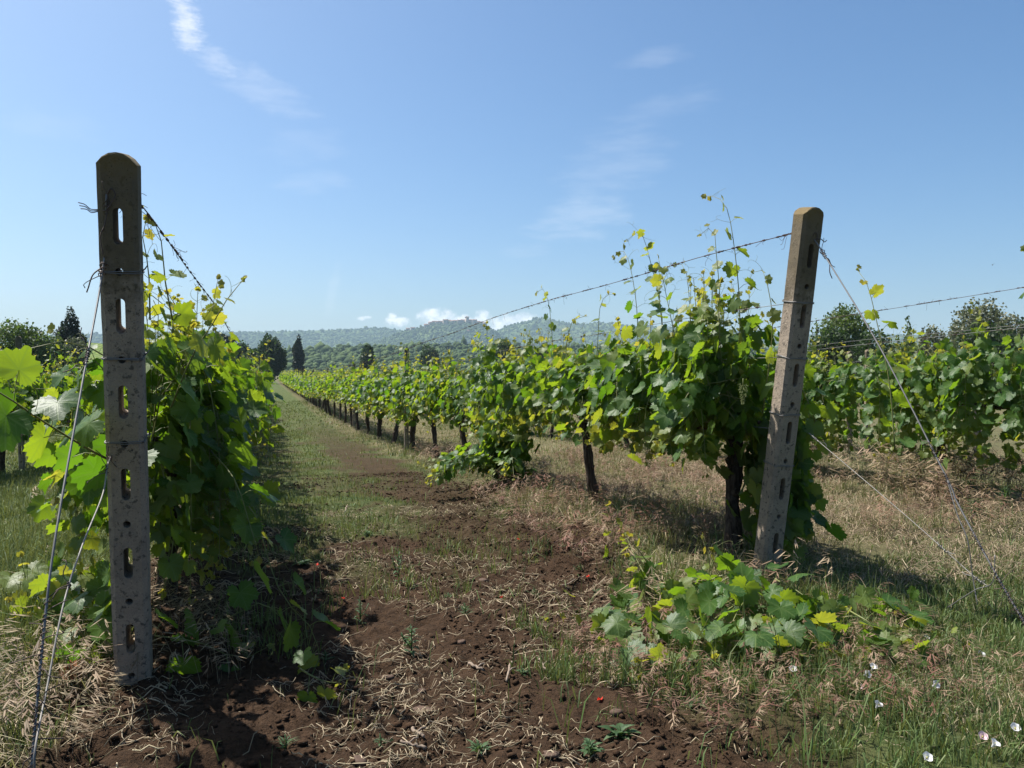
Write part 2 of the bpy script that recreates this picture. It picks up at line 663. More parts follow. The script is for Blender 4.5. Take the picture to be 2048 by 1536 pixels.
# ------------------------------------------------------------------ ground
PITCHX = 3.305
XL, XR = -0.495, 2.81
ROWX = {'near': XL, 'right': XR, 'second': XR + PITCHX, 'third': XR + 2 * PITCHX, 'beyond': XL - PITCHX, 'outer': XL - 2 * PITCHX}


def row_end(x):
    return 3.586 + (x - XL) * 0.234


def soil_mask(x, y):
    """1 where the tilled soil is bare, 0 where something grows or lies on it"""
    x = np.asarray(x, float)
    y = np.asarray(y, float)
    nn = fbm(x * 1.3, y * 1.3, 11) - .5
    n2 = fbm(x * 3.5, y * 2.0, 12) - .5
    xr = np.clip(1.62 + .26 * (y - 2.5), 1.5, 2.35)
    a = sstep(x + nn * .7, -.95, -.6) * (1 - sstep(x + nn * .9, xr - .25, xr + .35))
    near = 1 - sstep(y + nn * 4.0 + n2 * 2.5, 5.9, 7.8)
    strip = (1 - sstep(np.abs(x - 1.7 + nn * 1.2 + n2 * .7), .3, .85)) * (1 - sstep(y, 12, 42)) * .92
    far = np.clip(.25 + n2 * 1.8, 0, 1) * (1 - sstep(y, 20, 60))
    s = a * np.maximum(near, np.maximum(strip, far))
    for xr_ in (XL, XR):
        s = np.maximum(s, .55 * np.exp(-((x - xr_) / .25) ** 2) * (y > 3.2) * np.clip(.6 + 1.6 * nn, 0, 1))
    return np.clip(s, 0, 1)


def dry_mask(x, y):
    """how much of what grows is dry straw"""
    x = np.asarray(x, float)
    y = np.asarray(y, float)
    nn = fbm(x * .9 + 3, y * .9, 21) - .5
    d = .12 + .75 * nn + .35 * (fbm(x * 2.4, y * 2.4, 25) - .5) - .38 * ((x > -.3) & (x < 2.2)) - .12 * (x < -.9)
    d = d + .40 * sstep(x, XR + .1, XR + .9)
    d = d + .35 * np.exp(-((x - XR) / .6) ** 2)
    d = d + .30 * ((x < -.4) & (y < 3.9))
    d = d - .25 * sstep(x, 1.6, 2.2) * (1 - sstep(y, 3.6, 4.4))
    return np.clip(d, 0, 1)


def base_z(x, y):
    """the plot falls away gently along the rows and rises a little across them"""
    z = np.interp(y, [-70, 5, 8, 12, 17, 22, 28, 40, 140, 400, 5000], [.05, 0, -.05, -.19, -.40, -.54, -.64, -.75, -.85, -.9, -.9])
    k = 1 - sstep(np.hypot(x, y), 40, 120)
    return z + .10 * sstep(x, 3.4, 6.2) * k


def gz(x, y):
    x = np.asarray(x, float)
    y = np.asarray(y, float)
    z = .05 * (fbm(x * .8, y * .8, 1, 3) - .5)
    for xr_ in (XL, XR, XR + PITCHX):
        z = z + .07 * np.exp(-((x - xr_) / .38) ** 2) * sstep(y, 2.8, 4.0)
    return z * (1 - sstep(np.hypot(x, y), 30, 60)) + base_z(x, y)


def gz_fine(x, y):
    z = gz(x, y)
    s = soil_mask(x, y)
    k = 1 - sstep(np.hypot(x, y), 9, 16)
    c = fbm(np.asarray(x) * 7, np.asarray(y) * 7, 31, 3) - .5
    c2 = fbm(np.asarray(x) * 24, np.asarray(y) * 24, 32, 3) - .5
    return z + k * (.3 + .7 * s) * (.085 * c + .045 * c2)


xs = np.concatenate([-np.geomspace(3300, 2.4, 46), np.linspace(-2.35, 4.6, 350), np.geomspace(4.65, 3600, 50)])
ys = np.concatenate([[-70, -30, -10, -4, -1, 0.5, 1.2, 1.6], np.linspace(1.9, 9.0, 340), np.geomspace(9.05, 40, 110), np.geomspace(41, 4600, 50)])
GX, GY = np.meshgrid(xs, ys)
GZ = gz_fine(GX, GY)
gv = np.stack([GX, GY, GZ], -1).reshape(-1, 3)
nx, ny = len(xs), len(ys)
ii = (np.arange(ny - 1)[:, None] * nx + np.arange(nx - 1)[None, :]).ravel()
gt = np.vstack([np.stack([ii, ii + 1, ii + nx + 1], -1), np.stack([ii, ii + nx + 1, ii + nx], -1)])
sm = soil_mask(gv[:, 0], gv[:, 1])
gc = np.stack([1 - sm, np.full(len(sm), .5), dry_mask(gv[:, 0], gv[:, 1])], -1)
g = Geo()
g.add(gv, gt, gc)
tag(g.build('ground', GROUND), 'dark brown tilled soil and grassy strips between the vine rows', kind='structure')


# ------------------------------------------------------------------ concrete posts
def concrete_post_mesh(name, H, wx, wy, holes=True, low=-.35):
    """post with softened edges, a rounded head and slots alternating with round holes"""
    c = .016
    hx, hy = wx / 2, wy / 2
    ring = [(-hx, -hy + c), (-hx + c, -hy), (-hx * .4, -hy), (0, -hy), (hx * .4, -hy), (hx - c, -hy), (hx, -hy + c), (hx, hy - c), (hx - c, hy), (hx * .4, hy), (0, hy), (-hx * .4, hy), (-hx + c, hy), (-hx, hy - c)]
    bm_v, faces = [], []
    k = len(ring)

    def top(x, s):
        return H - .034 * (abs(x) / hx) ** 2.2 * s
    levels = list(np.linspace(low, H - .06, 34))
    jr = random.Random(int(H * 100))
    for z in levels:
        for (x, y) in ring:
            q = 1 - jr.random() ** 6 * .045 - jr.random() * .012 if abs(x) > hx * .5 else 1 - jr.random() * .008
            bm_v.append((x * q, y * q, z))
    for s_, dz in ((1.0, -.006), (.93, .0)):
        for (x, y) in ring:
            bm_v.append((x * s_, y * s_, top(x, 1) + dz))
    for l in range(len(levels) + 1):
        for i in range(k):
            j = (i + 1) % k
            faces.append((l * k + i, l * k + j, (l + 1) * k + j, (l + 1) * k + i))
    b = (len(levels) + 1) * k
    # head as strips from the front edge to the back one
    fr = [1, 2, 3, 4, 5]
    bk = [12, 11, 10, 9, 8]
    for a in range(4):
        faces.append((b + fr[a], b + fr[a + 1], b + bk[a + 1], b + bk[a]))
    faces.append((b + 0, b + 1, b + 12, b + 13))
    faces.append((b + 5, b + 6, b + 7, b + 8))
    faces.append(tuple(reversed(range(k))))
    me = bpy.data.meshes.new(name)
    me.from_pydata(bm_v, [], faces)
    me.update()
    o = bpy.data.objects.new(name, me)
    COL.objects.link(o)
    if holes:
        cv, cf = [], []

        def prism(outline):
            q = len(cv)
            m_ = len(outline)
            for (x, z) in outline:
                cv.append((x, -wy, z))
            for (x, z) in outline:
                cv.append((x, wy, z))
            cf.append(tuple(range(q, q + m_)))
            cf.append(tuple(reversed(range(q + m_, q + 2 * m_))))
            for i in range(m_):
                j = (i + 1) % m_
                cf.append((q + j, q + i, q + m_ + i, q + m_ + j))
        s = .105
        while s < H - .2:
            prism([(math.cos(a) * .0135, s + math.sin(a) * .0135) for a in np.linspace(0, 2 * math.pi, 14, endpoint=False)])
            if s + .155 + .1 < H - .1:
                zc, L, r = s + .155, .046, .0155
                prism([(math.cos(a) * r, zc + L + math.sin(a) * r) for a in np.linspace(0, math.pi, 8)] + [(math.cos(a) * r, zc - L + math.sin(a) * r) for a in np.linspace(math.pi, 2 * math.pi, 8)])
            s += .309
        cm = bpy.data.meshes.new('cutter')
        cm.from_pydata(cv, [], cf)
        cm.update()
        co_ = bpy.data.objects.new('cutter', cm)
        COL.objects.link(co_)
        bo = o.modifiers.new('slots', 'BOOLEAN')
        bo.object = co_
        bo.operation = 'DIFFERENCE'
        bo.solver = 'EXACT'
        bpy.context.view_layer.update()
        dg = bpy.context.evaluated_depsgraph_get()
        me2 = bpy.data.meshes.new_from_object(o.evaluated_get(dg))
        bpy.data.objects.remove(co_)
        bpy.data.objects.remove(o)
    else:
        me2 = me
        bpy.data.objects.remove(o)
    me2.name = name
    me2.materials.clear()
    me2.materials.append(CONC)
    # worn, slightly uneven arrises
    bev = None
    return me2


def tie_loop(g, z, wx, wy, r=.0022, seed=0):
    rr = random.Random(seed)
    for k in range(2):
        dz = rr.uniform(-.006, .006)
        hx, hy = wx / 2 + r, wy / 2 + r
        ptsx = [(-hx + .012, -hy), (0, -hy - .001), (hx - .012, -hy), (hx, -hy + .012), (hx, 0), (hx, hy - .012), (hx - .012, hy), (0, hy), (-hx + .012, hy), (-hx, hy - .012), (-hx, 0), (-hx, -hy + .012), (-hx + .012, -hy)]
        g.tube([(x, y, z + dz + rr.uniform(-.004, .004)) for (x, y) in ptsx], r, 4, cap=False)
    g.tube([(wx / 2, -.01, z), (wx / 2 + .012, -.02, z + .01), (wx / 2 + .02, -.012, z + .022)], r, 4)


post_big = concrete_post_mesh('concrete_post', 2.05, .128, .122)
post_thin = concrete_post_mesh('concrete_post', 1.8, .09, .075)
LEAN_L = math.atan2(3.586 - 3.153, 1.986)
LEAN_R = math.atan2(4.36 - 3.98, 2.14)


def end_post(x, y, lean, label, ties, H_scale, roll=0.0, seed=0):
    e = empty('trellis_end_post', (x, y, 0))
    e.rotation_euler = (lean, roll, 0)
    tag(e, label, 'post', 'concrete end posts of the vine rows')
    p = link_mesh('post_body', post_big, e)
    p.scale = (1, 1, H_scale)
    for k, z in enumerate(ties):
        gg = Geo()
        tie_loop(gg, z, .128, .122, seed=seed + k)
        gg.build('tie_wire', WIRE, e)
    return e


def nz_at(x, y):
    return float(gz(x, y))


PL = end_post(XL, 3.586, LEAN_L, 'tall dark leaning concrete post with slots, sky behind its lichened head', (1.64, 1.34, 1.03), .995, R(.6), 3)
PR = end_post(XR, 4.36, LEAN_R, 'leaning concrete post with one pale sunlit face and yellow lichen on top', (1.66, 1.35, 1.03, .74), 1.06, R(.6), 9)
# the loose wire end on top of the left one
gg = Geo()
a = curve([(-.066, -.02, 1.84), (-.085, -.03, 1.838), (-.10, -.03, 1.85), (-.118, -.03, 1.853)], 12)
for k in range(3):
    gg.tube(a + np.array([[0, .002 * k, .003 * k]]) + np.linspace(0, 1, 12)[:, None] * np.array([[-.004 * k, 0, .007 * (k - 1)]]), .0018, 4)
gg.build('loose_wire_end', RUST, PL)

# ------------------------------------------------------------------ stay wires and their knots
def post_point(x, y, lean, s, dx=0.0, dy=-.07):
    return Vector((x + dx, y - math.sin(lean) * s + dy * math.cos(lean), math.cos(lean) * s + dy * math.sin(lean)))


def knot(g, p, d, L, r, rr, wire_r=.0020):
    r = r * (.75 if L < .08 else .6)
    d = unit(d)
    a = unit(np.cross(d, (.3, .5, .8)))
    b = np.cross(d, a)
    n_ = int(L / .0065) * 6
    t = np.linspace(0, 1, n_)
    ph = t * (L / .0125) * 2 * math.pi + 1.3 * np.sin(t * L * 90 + rr.random() * 6)
    wob = 1 + .3 * np.sin(ph * .37 + rr.random() * 6) + .3 * np.sin(t * L * 140 + rr.random() * 6)
    P = np.array(p) + d * ((t - .5) * L)[:, None] + (r * wob)[:, None] * (np.cos(ph)[:, None] * a + np.sin(ph)[:, None] * b)
    g.tube(P, wire_r, 4)
    for s in (-1, 1) if L < .08 else np.linspace(-1, 1, int(L / .028)):
        q = np.array(p) + d * s * L * .5
        e = unit(rr.uniform(-1, 1) * a + rr.uniform(-1, 1) * b + s * .8 * d)
        g.tube(curve([q, q + e * .02 + a * .012, q + e * .05 + b * .02 * rr.uniform(-1, 1), q + e * .07], 8), wire_r * .8, 4)


def stay(name, label, pts, r, mat_, knots, kmat=RUST, barbs=None, loop=None):
    g_ = Geo()
    C = curve(pts, 80)
    g_.tube(C, r, 6)
    o = g_.build(name, mat_)
    tag(o, label, 'wire', 'stay wires of the end posts')
    rr = random.Random(len(label))
    for (f, L, rad) in knots:
        i = min(78, int(f * 79))
        kg = Geo()
        knot(kg, C[i], C[i + 1] - C[i], L, rad, rr)
        kg.build('knot', kmat, o)
    if loop is not None:
        for lp in loop:
            kg = Geo()
            kg.tube(curve(lp, 24), .0024, 4)
            kg.build('wire_wrap', kmat, o)
    return o


# left post
pA = post_point(XL, 3.586, LEAN_L, 1.90, -.012, -0.064)
pB = post_point(XL, 3.586, LEAN_L, 1.66, -.030, -0.076)
anchorL = at_x(62, 1545, XL - .03)
mid = at_x(110, 1080, XL - .035)
lowk = at_x(85, 1290, XL - .035)
wrap = [[post_point(XL, 3.586, LEAN_L, 1.90, -.01, -0.061), post_point(XL, 3.586, LEAN_L, 1.92, .004, -0.070), post_point(XL, 3.586, LEAN_L, 1.90, .016, -0.070), post_point(XL, 3.586, LEAN_L, 1.87, .002, -0.074), post_point(XL, 3.586, LEAN_L, 1.85, -.012, -0.069)],
        [post_point(XL, 3.586, LEAN_L, 1.88, -.005, -0.064), post_point(XL, 3.586, LEAN_L, 1.80, -.02, -0.074), post_point(XL, 3.586, LEAN_L, 1.76, -.035, -0.074), post_point(XL, 3.586, LEAN_L, 1.70, -.028, -0.079)],
        [pB, pB + Vector((-.03, -.01, -.03)), pB + Vector((-.045, -.01, -.075)), pB + Vector((-.05, -.01, -.09))]]
stay('stay_wire', 'long straight stay wire from the dark post head down to its ground anchor', [pA, pB, pB * .5 + mid * .5 + Vector((0, 0, .004)), mid, lowk, anchorL], .0032, WIRE,
     [(.03, .05, .009), (.14, .055, .010), (.36, .07, .007), (.86, .24, .0065), (.97, .14, .007)], loop=wrap)
q0 = post_point(XL, 3.586, LEAN_L, .985, -.034, -0.066)
stay('stay_wire', 'pale bent lower stay wire hanging in front of the dark post', [q0, at_x(217, 930, XL - .03) + Vector((0, -.02, 0)), at_x(205, 990, XL - .03), at_x(165, 1090, XL - .03), at_x(128, 1205, XL - .03), at_x(95, 1370, XL - .03), at_x(70, 1500, XL - .02), anchorL + Vector((.01, 0, -.03))], .0026, WIRE_PALE,
     [(.03, .03, .006), (.10, .025, .006), (.58, .02, .007)], kmat=RUST)
# right post
pC = post_point(XR, 4.36, LEAN_R, 2.00, .030, -0.066)
pD = at_x(1650, 512, XR + .035)
pE = at_x(1760, 695, XR + .035)
pF = at_x(1893, 955, XR + .035)
pG = at_x(1912, 1000, XR + .035)
pH = at_x(1990, 1145, XR + .03)
pI = at_x(2075, 1290, XR + .03)
wrapR = [[post_point(XR, 4.36, LEAN_R, 2.02, .02, -0.064), post_point(XR, 4.36, LEAN_R, 2.04, .03, -0.069), post_point(XR, 4.36, LEAN_R, 2.02, .045, -0.069), post_point(XR, 4.36, LEAN_R, 1.99, .03, -0.069)],
         [pC, pC + Vector((.03, -.01, .005)), pC + Vector((.055, -.01, -.01)), pC + Vector((.07, -.01, .0))],
         [pD, pD + Vector((.02, -.01, -.03)), pD + Vector((.015, -.02, -.085)), pD + Vector((.03, -.02, -.12))]]
stay('stay_wire', 'taut grey stay wire slanting from the lichened post head across the second row', [pC, pD, pE, pF, pG, pH, pI], .0036, WIRE,
     [(.06, .06, .012), (.62, .05, .009), (.68, .05, .009), (.80, .10, .010), (.92, .26, .012)], loop=wrapR)
q0 = at_x(1618, 866, XR + .06)
stay('stay_wire', 'thin lower stay wire slanting down from beside the sunlit post', [q0, at_x(1655, 898, XR + .055), at_x(1740, 970, XR + .05), at_x(1840, 1056, XR + .05), at_x(1945, 1150, XR + .05), at_x(1975, 1172, XR + .04)], .0019, WIRE_PALE,
     [(.06, .03, .006), (.80, .05, .006), (.97, .05, .007)], kmat=WIRE,
     loop=[[at_x(1893, 955, XR + .035), at_x(1915, 1030, XR + .02), at_x(1935, 1080, XR + .02), at_x(1945, 1150, XR + .04), at_x(1955, 1210, XR + .03)], [at_x(1895, 1215, XR), at_x(1950, 1180, XR + .03), at_x(1985, 1165, XR + .04), at_x(1990, 1110, XR + .04)]])

# ------------------------------------------------------------------ leaf templates
def leaf_template(lod, kind, seed):
    rr = random.Random(seed)
    keys = [(0, 1.0), (14, .84), (30, .76), (42, .83), (56, .89), (70, .80), (88, .69), (104, .73), (118, .72), (136, .64), (155, .54), (168, .38), (180, .08)]
    ka = [k[0] for k in keys]
    kr = [k[1] * (1 + rr.uniform(-.05, .05)) for k in keys]
    deep = rr.uniform(-.03, .10)
    kr[2] -= deep
    kr[6] -= deep
    if lod == 0:
        na, tooth = 40, .055
    elif lod == 1:
        na, tooth = 18, .03
    else:
        na, tooth = 9, 0
    an = np.linspace(-180, 180, na, endpoint=False) + (180 / na if lod else 0)
    r = np.interp(np.abs(an), ka, kr) + tooth * (np.arange(na) % 2 * 2 - 1)
    th = np.radians(an)
    x, y = r * np.sin(th), r * np.cos(th)
    rings = [(x, y)]
    if lod == 0:
        rings = [(x * .52, y * .52), (x, y)]
    elif lod == 1:
        rings = [(x * .55, y * .55), (x, y)]
    fold, droop, cup, wave, ph = {0: (.28, .16, 0, .09, 0), 1: (-.24, .30, .1, .10, 1.1), 2: (.10, .42, -.2, .12, 2.3), 3: (.42, .05, .12, .08, .7), 4: (-.08, .25, -.35, .12, 3.0)}[kind]

    def zz(x, y):
        rad = np.hypot(x, y)
        a_ = np.arctan2(x, y)
        return fold * np.abs(x) * .8 - droop * (np.maximum(y, 0) ** 2) - cup * rad ** 2 + wave * np.sin(3 * a_ + ph) * rad ** 2 + .022 * np.cos(a_ * 7) * rad + .06 * np.sin(2 * a_ + 2 * ph) * rad ** 3
    V = [(0, 0, 0)]
    for (a_, b_) in rings:
        for p in zip(a_, b_, zz(a_, b_)):
            V.append(p)
    T = []
    for i in range(na):
        T.append((0, 1 + (i + 1) % na, 1 + i))
    for l in range(len(rings) - 1):
        o1, o2 = 1 + l * na, 1 + (l + 1) * na
        for i in range(na):
            j = (i + 1) % na
            T += [(o1 + i, o1 + j, o2 + j), (o1 + i, o2 + j, o2 + i)]
    V = np.array(V, float)
    U = V.copy()
    U[:, 2] = 0
    return V / 1.55, np.array(T, np.int64), U


LT = {lod: [leaf_template(lod, k, 40 + k) for k in range(5)] for lod in (0, 1, 2)}


class Vine:
    """gathers the wood, canes, leaves and tendrils of one plant, in world or local coordinates"""
    def __init__(self, lod, seed):
        self.lod = lod
        self.rr = random.Random(seed)
        self.nr = np.random.default_rng(seed)
        self.wood, self.cane, self.tend = Geo(), Geo(), Geo()
        self.lv = {k: ([], [], []) for k in range(5)}

    def leaf(self, o, tdir, nrm, size, age):
        t = unit(tdir)
        n_ = np.asarray(nrm, float)
        n_ = unit(n_ - t * (n_ @ t))
        x = np.cross(t, n_)
        k = self.rr.randrange(5)
        if age < .35:
            k = self.rr.choice((0, 3, 3, 1))
        w = self.rr.uniform(.88, 1.12)
        M = np.stack([x * size * w, t * size, n_ * size], -1)
        a, b, c = self.lv[k]
        a.append(M)
        b.append(np.asarray(o, float))
        c.append((age, self.rr.random(), 0))

    def shoot(self, pts, size=.15, r0=.0042, inter=.075, axis_x=None, tip=.34, start=0.0, out_bias=.55, tendril=.25, up=.5, minleaf=.022, petiole=.085, skip=0.0):
        C = np.asarray(pts, float)
        L = float(np.sum(np.linalg.norm(np.diff(C, axis=0), axis=1)))
        n_ = max(4, int(L / inter) + 1)
        C = curve(C, n_)
        rad = np.linspace(r0, r0 * .35, n_)
        age_t = np.clip((L - np.linspace(0, L, n_)) / tip, 0, 1)
        cc = np.stack([.25 * age_t + .15, np.full(n_, .5), np.zeros(n_)], -1)
        self.cane.tube(C, rad, 4 if self.lod == 0 else 3, (.3, .5, 0))
        side = 1
        ph = self.rr.uniform(0, 6.3)
        for i in range(n_):
            l = L * i / (n_ - 1)
            if l < start or self.rr.random() < skip:
                continue
            side = -side
            T = unit(C[min(i + 1, n_ - 1)] - C[max(i - 1, 0)])
            f = max(0.0, min(1, (L - l) / tip))
            f = f ** .8
            s = (minleaf + (size - minleaf) * f) * self.rr.uniform(.72, 1.18)
            age = min(1, max(0, (L - l) / tip * 1.05 - .08 + self.rr.uniform(-.15, .15)))
            a = unit(np.cross(T, (math.cos(ph), math.sin(ph), .15)))
            pd = a * side * .9 + T * .45 + np.array([0, 0, .25])
            if axis_x is not None:
                sx = 1 if C[i][0] >= axis_x else -1
                outv = np.array([sx * 1.0, self.rr.uniform(-.5, .5), 0])
            else:
                outv = np.array([self.rr.uniform(-1, 1), self.rr.uniform(-1, 1), 0])
            pd = unit(pd + outv * .35)
            pl = petiole * (.25 + .75 * f) * self.rr.uniform(.7, 1.3)
            p = C[i] + pd * pl
            if self.lod == 0:
                mid_ = C[i] + pd * pl * .5 + np.array([0, 0, pl * .12])
                self.cane.tube([C[i], mid_, p], .0016 * (.5 + .5 * f), 3, (.1, .5, 0), cap=False)
            td = unit(pd * .7 + np.array([0, 0, -.85 + .5 * (1 - f)]) + self.nr.normal(0, .38, 3) + outv * .25)
            nn = np.array([0, 0, up]) + outv * out_bias + self.nr.normal(0, .38, 3)
            self.leaf(p, td, nn, s, age)
            if self.rr.random() < tendril and l > L * .35 and self.lod == 0:
                self.tendril(C[i], unit(-a * side + T * .7 + self.nr.normal(0, .3, 3)), self.rr.uniform(.08, .2))
        if self.lod == 0:
            for k in range(2):
                d = unit(unit(C[-1] - C[-2]) + self.nr.normal(0, .5, 3))
                self.leaf(C[-1], d, self.nr.normal(0, 1, 3), self.rr.uniform(.02, .04), self.rr.uniform(0, .15))
        return C

    def tendril(self, p, d, L):
        d = unit(d)
        k = unit(np.cross(d, self.nr.normal(0, 1, 3)))
        P = [np.asarray(p, float)]
        ang = 0
        for i in range(12):
            t = i / 11
            ang += self.rr.uniform(0.0, .16) + t * t * .35
            q = d * math.cos(ang) + k * math.sin(ang)
            P.append(P[-1] + q * L / 12)
        self.tend.tube(P, np.linspace(.0013, .0007, 13), 3, (.15, .5, 0))
        if self.rr.random() < .6:
            q = P[6]
            e = unit(d * .6 - k + self.nr.normal(0, .3, 3))
            self.tend.tube(curve([q, q + e * L * .25, q + e * L * .4 + k * L * .15], 7), np.linspace(.001, .0006, 7), 3, (.15, .5, 0))

    def fill(self, n_, box, size, axis_x, seed_out=.8):
        """lateral leaves through the thickness of the hedge"""
        (x0, x1), (y0, y1), (z0, z1) = box
        for _ in range(n_):
            x = self.rr.gauss((x0 + x1) / 2, (x1 - x0) / 3.2)
            y = self.rr.uniform(y0, y1)
            z = z0 + (z1 - z0) * self.rr.betavariate(1.5, 1.7)
            sx = 1 if x >= axis_x else -1
            outv = np.array([sx, self.rr.uniform(-.6, .6), 0])
            td = unit(outv * .45 + np.array([0, 0, -.8]) + self.nr.normal(0, .45, 3))
            nn = np.array([0, 0, .55]) + outv * seed_out + self.nr.normal(0, .45, 3)
            self.leaf((x, y, z), td, nn, size * self.rr.uniform(.6, 1.2), min(1, self.rr.uniform(.6, 1.3)))

    def foliage(self):
        g_ = Geo()
        for k, (a, b, c) in self.lv.items():
            if a:
                tv, tt, uu = LT[self.lod][k]
                g_.inst(tv, tt, a, b, c, uu)
        return g_

    def trunk(self, base, topz, lean=(0, 0), r=.042, knob=True, crook=.03):
        bx, by, bz = base
        n_ = 16
        t = np.linspace(0, 1, n_)
        P = np.stack([bx + lean[0] * t + crook * np.sin(t * 5 + self.rr.uniform(0, 6)) * t, by + lean[1] * t + crook * np.cos(t * 4 + self.rr.uniform(0, 6)) * t, bz - .12 + (topz - bz + .12) * t], -1)
        rad = r * (1.25 - .45 * t + .12 * np.sin(t * 17 + self.rr.uniform(0, 6)) + .35 * np.exp(-((t - 1) / .12) ** 2))
        k0 = self.wood.nv
        self.wood.tube(P, rad, 10)
        V = self.wood.v[-1]
        q = .35 * r * (fbm(V[:, 2] * 6 + V[:, 0] * 60, V[:, 1] * 60 + V[:, 2] * 3, 5, 3) - .5)
        cen = P[np.clip(((V[:, 2] - bz + .12) / (topz - bz + .12) * (n_ - 1)).round().astype(int), 0, n_ - 1)]
        dv = V - cen
        dv[:, 2] = 0
        V += dv / (np.linalg.norm(dv, axis=1)[:, None] + 1e-6) * q[:, None] * 2.2
        if knob:
            for _ in range(4):
                h = self.rr.uniform(.35, .98)
                c = P[int(h * (n_ - 1))]
                d = unit((self.rr.uniform(-1, 1), self.rr.uniform(-1, 1), .5))
                self.wood.tube([c, c + d * r * 1.1, c + d * r * 1.8], [r * .7, r * .55, r * .2], 7)
        return P[-1]

    def arm(self, p, q, r=.017):
        d = np.asarray(q, float) - np.asarray(p, float)
        self.wood.tube(curve([p, np.asarray(p) + d * .25 + np.array([0, 0, .05]), np.asarray(p) + d * .6 + np.array([.02, 0, .02]), q], 12), np.linspace(r * 1.4, r * .5, 12) * (1 + .15 * np.sin(np.arange(12) * 2.1)), 6)

    def done(self, root, fol_mat=None):
        if self.wood.nv:
            self.wood.build('trunk', BARK, root)
        if self.cane.nv:
            self.cane.build('shoots', CANE, root)
        self.foliage().build('foliage', fol_mat or (LEAF if self.lod == 0 else LEAF_FAR), root, uv=self.lod == 0)
        if self.tend.nv:
            tag(self.tend.build('tendrils', CANE, root), kind='stuff')


def standard_vine(lod, seed, half=1.12, n_up=28, n_hang=20, fill=420, top=1.56, low=.56, size=.118, thick=.32, lean=None, arms=True):
    V = Vine(lod, seed)
    rr = V.rr
    hd = V.trunk((0, 0, 0), .80, lean or (rr.uniform(-.1, .1), rr.uniform(-.12, .12)), rr.uniform(.034, .046))
    if arms:
        for s in (-1, 1):
            V.arm(hd, (hd[0] * .3, s * half * .9, .84 + rr.uniform(-.04, .06)))
    inter = .058 if lod == 0 else (.066 if lod == 1 else .10)
    for k in range(n_up):
        y = -half + 2 * half * (k + rr.random()) / n_up
        tz = top + rr.gauss(0, .13) + (.28 if rr.random() < .15 else 0)
        sx = rr.gauss(0, .16)
        p0 = (rr.gauss(0, .04), y, .82 + rr.uniform(-.05, .08))
        p1 = (sx * 1.1, y + rr.gauss(0, .10), .82 + (tz - .82) * .5)
        p2 = (sx * 1.2 + rr.gauss(0, .05), y + rr.gauss(0, .18), tz)
        pts = [p0, p1, p2]
        if rr.random() < .35:
            pts.append((p2[0] + rr.gauss(0, .09), p2[1] + rr.gauss(0, .09), tz + .05))
        V.shoot(pts, size, inter=inter, axis_x=0)
    for k in range(n_hang):
        y = -half + 2 * half * (k + rr.random()) / n_hang
        s = rr.choice((-1, 1))
        o_ = s * rr.uniform(.22, thick + .14)
        V.shoot([(s * .05, y, .86 + rr.uniform(0, .35)), (o_ * .7, y + rr.gauss(0, .1), 1.12 + rr.uniform(-.1, .25)), (o_, y + rr.gauss(0, .15), .95 + rr.uniform(-.15, .25)), (o_ * 1.1, y + rr.gauss(0, .2), low + rr.uniform(-.02, .28))],
                size, inter=inter, axis_x=0, up=.4)
    V.fill(fill, ((-thick, thick), (-half * 1.03, half * 1.03), (low + .06, top - .05)), size, 0)
    return V


# ------------------------------------------------------------------ vines
random.seed(11)
ORD = ['first', 'second', 'third', 'fourth', 'fifth', 'sixth', 'seventh', 'eighth', 'ninth', 'tenth', 'eleventh', 'twelfth', 'thirteenth', 'fourteenth', 'fifteenth', 'sixteenth']
variants = {}
for lod, nvar in ((0, 7), (1, 6), (2, 5)):
    for v in range(nvar):
        kw = {0: dict(low=(.6, .5, .66, .55)[v % 4], top=1.36 + .04 * v, fill=330, n_hang=17) if v < 4 else dict(low=.24 + .07 * (v - 4), top=1.42, fill=470, n_hang=34, n_up=30, thick=.36), 1: dict(n_up=25, n_hang=22, fill=330, size=.125, low=(.64, .50, .68, .46, .62, .56)[v % 6], top=(1.42, 1.5, 1.38, 1.46, 1.54, 1.4)[v % 6], lean=((0, .1), (.12, -.2), (-.1, .22), (.05, -.1), (.16, .15), (-.08, -.25))[v % 6]), 2: dict(n_up=17, n_hang=14, fill=200, size=.16, low=.24 + .06 * v)}[lod]
        V = standard_vine(lod, 100 * lod + v, **kw)
        parts = [('trunk', V.wood.mesh('trunk', BARK)), ('shoots', V.cane.mesh('shoots', CANE)), ('foliage', V.foliage().mesh('foliage', LEAF if lod == 0 else LEAF_FAR, uv=lod == 0))]
        if V.tend.nv:
            parts.append(('tendrils', V.tend.mesh('tendrils', CANE)))
        variants[(lod, v)] = parts


def put_vine(x, y, lod, v, label, group, rz=0.0, s=1.0):
    e = empty('grapevine', (x, y, nz_at(x, y)), rz)
    e.scale = (s, s, s)
    tag(e, label, 'grapevine', group)
    for nm, me in variants[(lod, v)]:
        if lod == 2 and nm == 'shoots':
            continue
        o = link_mesh(nm, me, e)
        if nm == 'tendrils':
            tag(o, kind='stuff')
    return e


def vine_row(x, ys, group, lab, first_ord=1, named=14, far_label=None, size=1.0, full=False):
    for k, y in enumerate(ys):
        d = math.hypot(x, y)
        lod = 0 if d < 13.5 else (1 if d < 48 else 2)
        v = random.randrange(4, 7) if full and lod == 0 else random.randrange({0: 4, 1: 6, 2: 5}[lod])
        o = k + first_ord
        label = lab(ORD[o - 1]) if o <= named else far_label
        put_vine(x + random.gauss(0, .03), y, lod, v, label, group, random.choice((0, math.pi)) + random.gauss(0, .04), size * random.uniform(.94, 1.06) * (1 + .13 * float(sstep(y, 9, 26))))


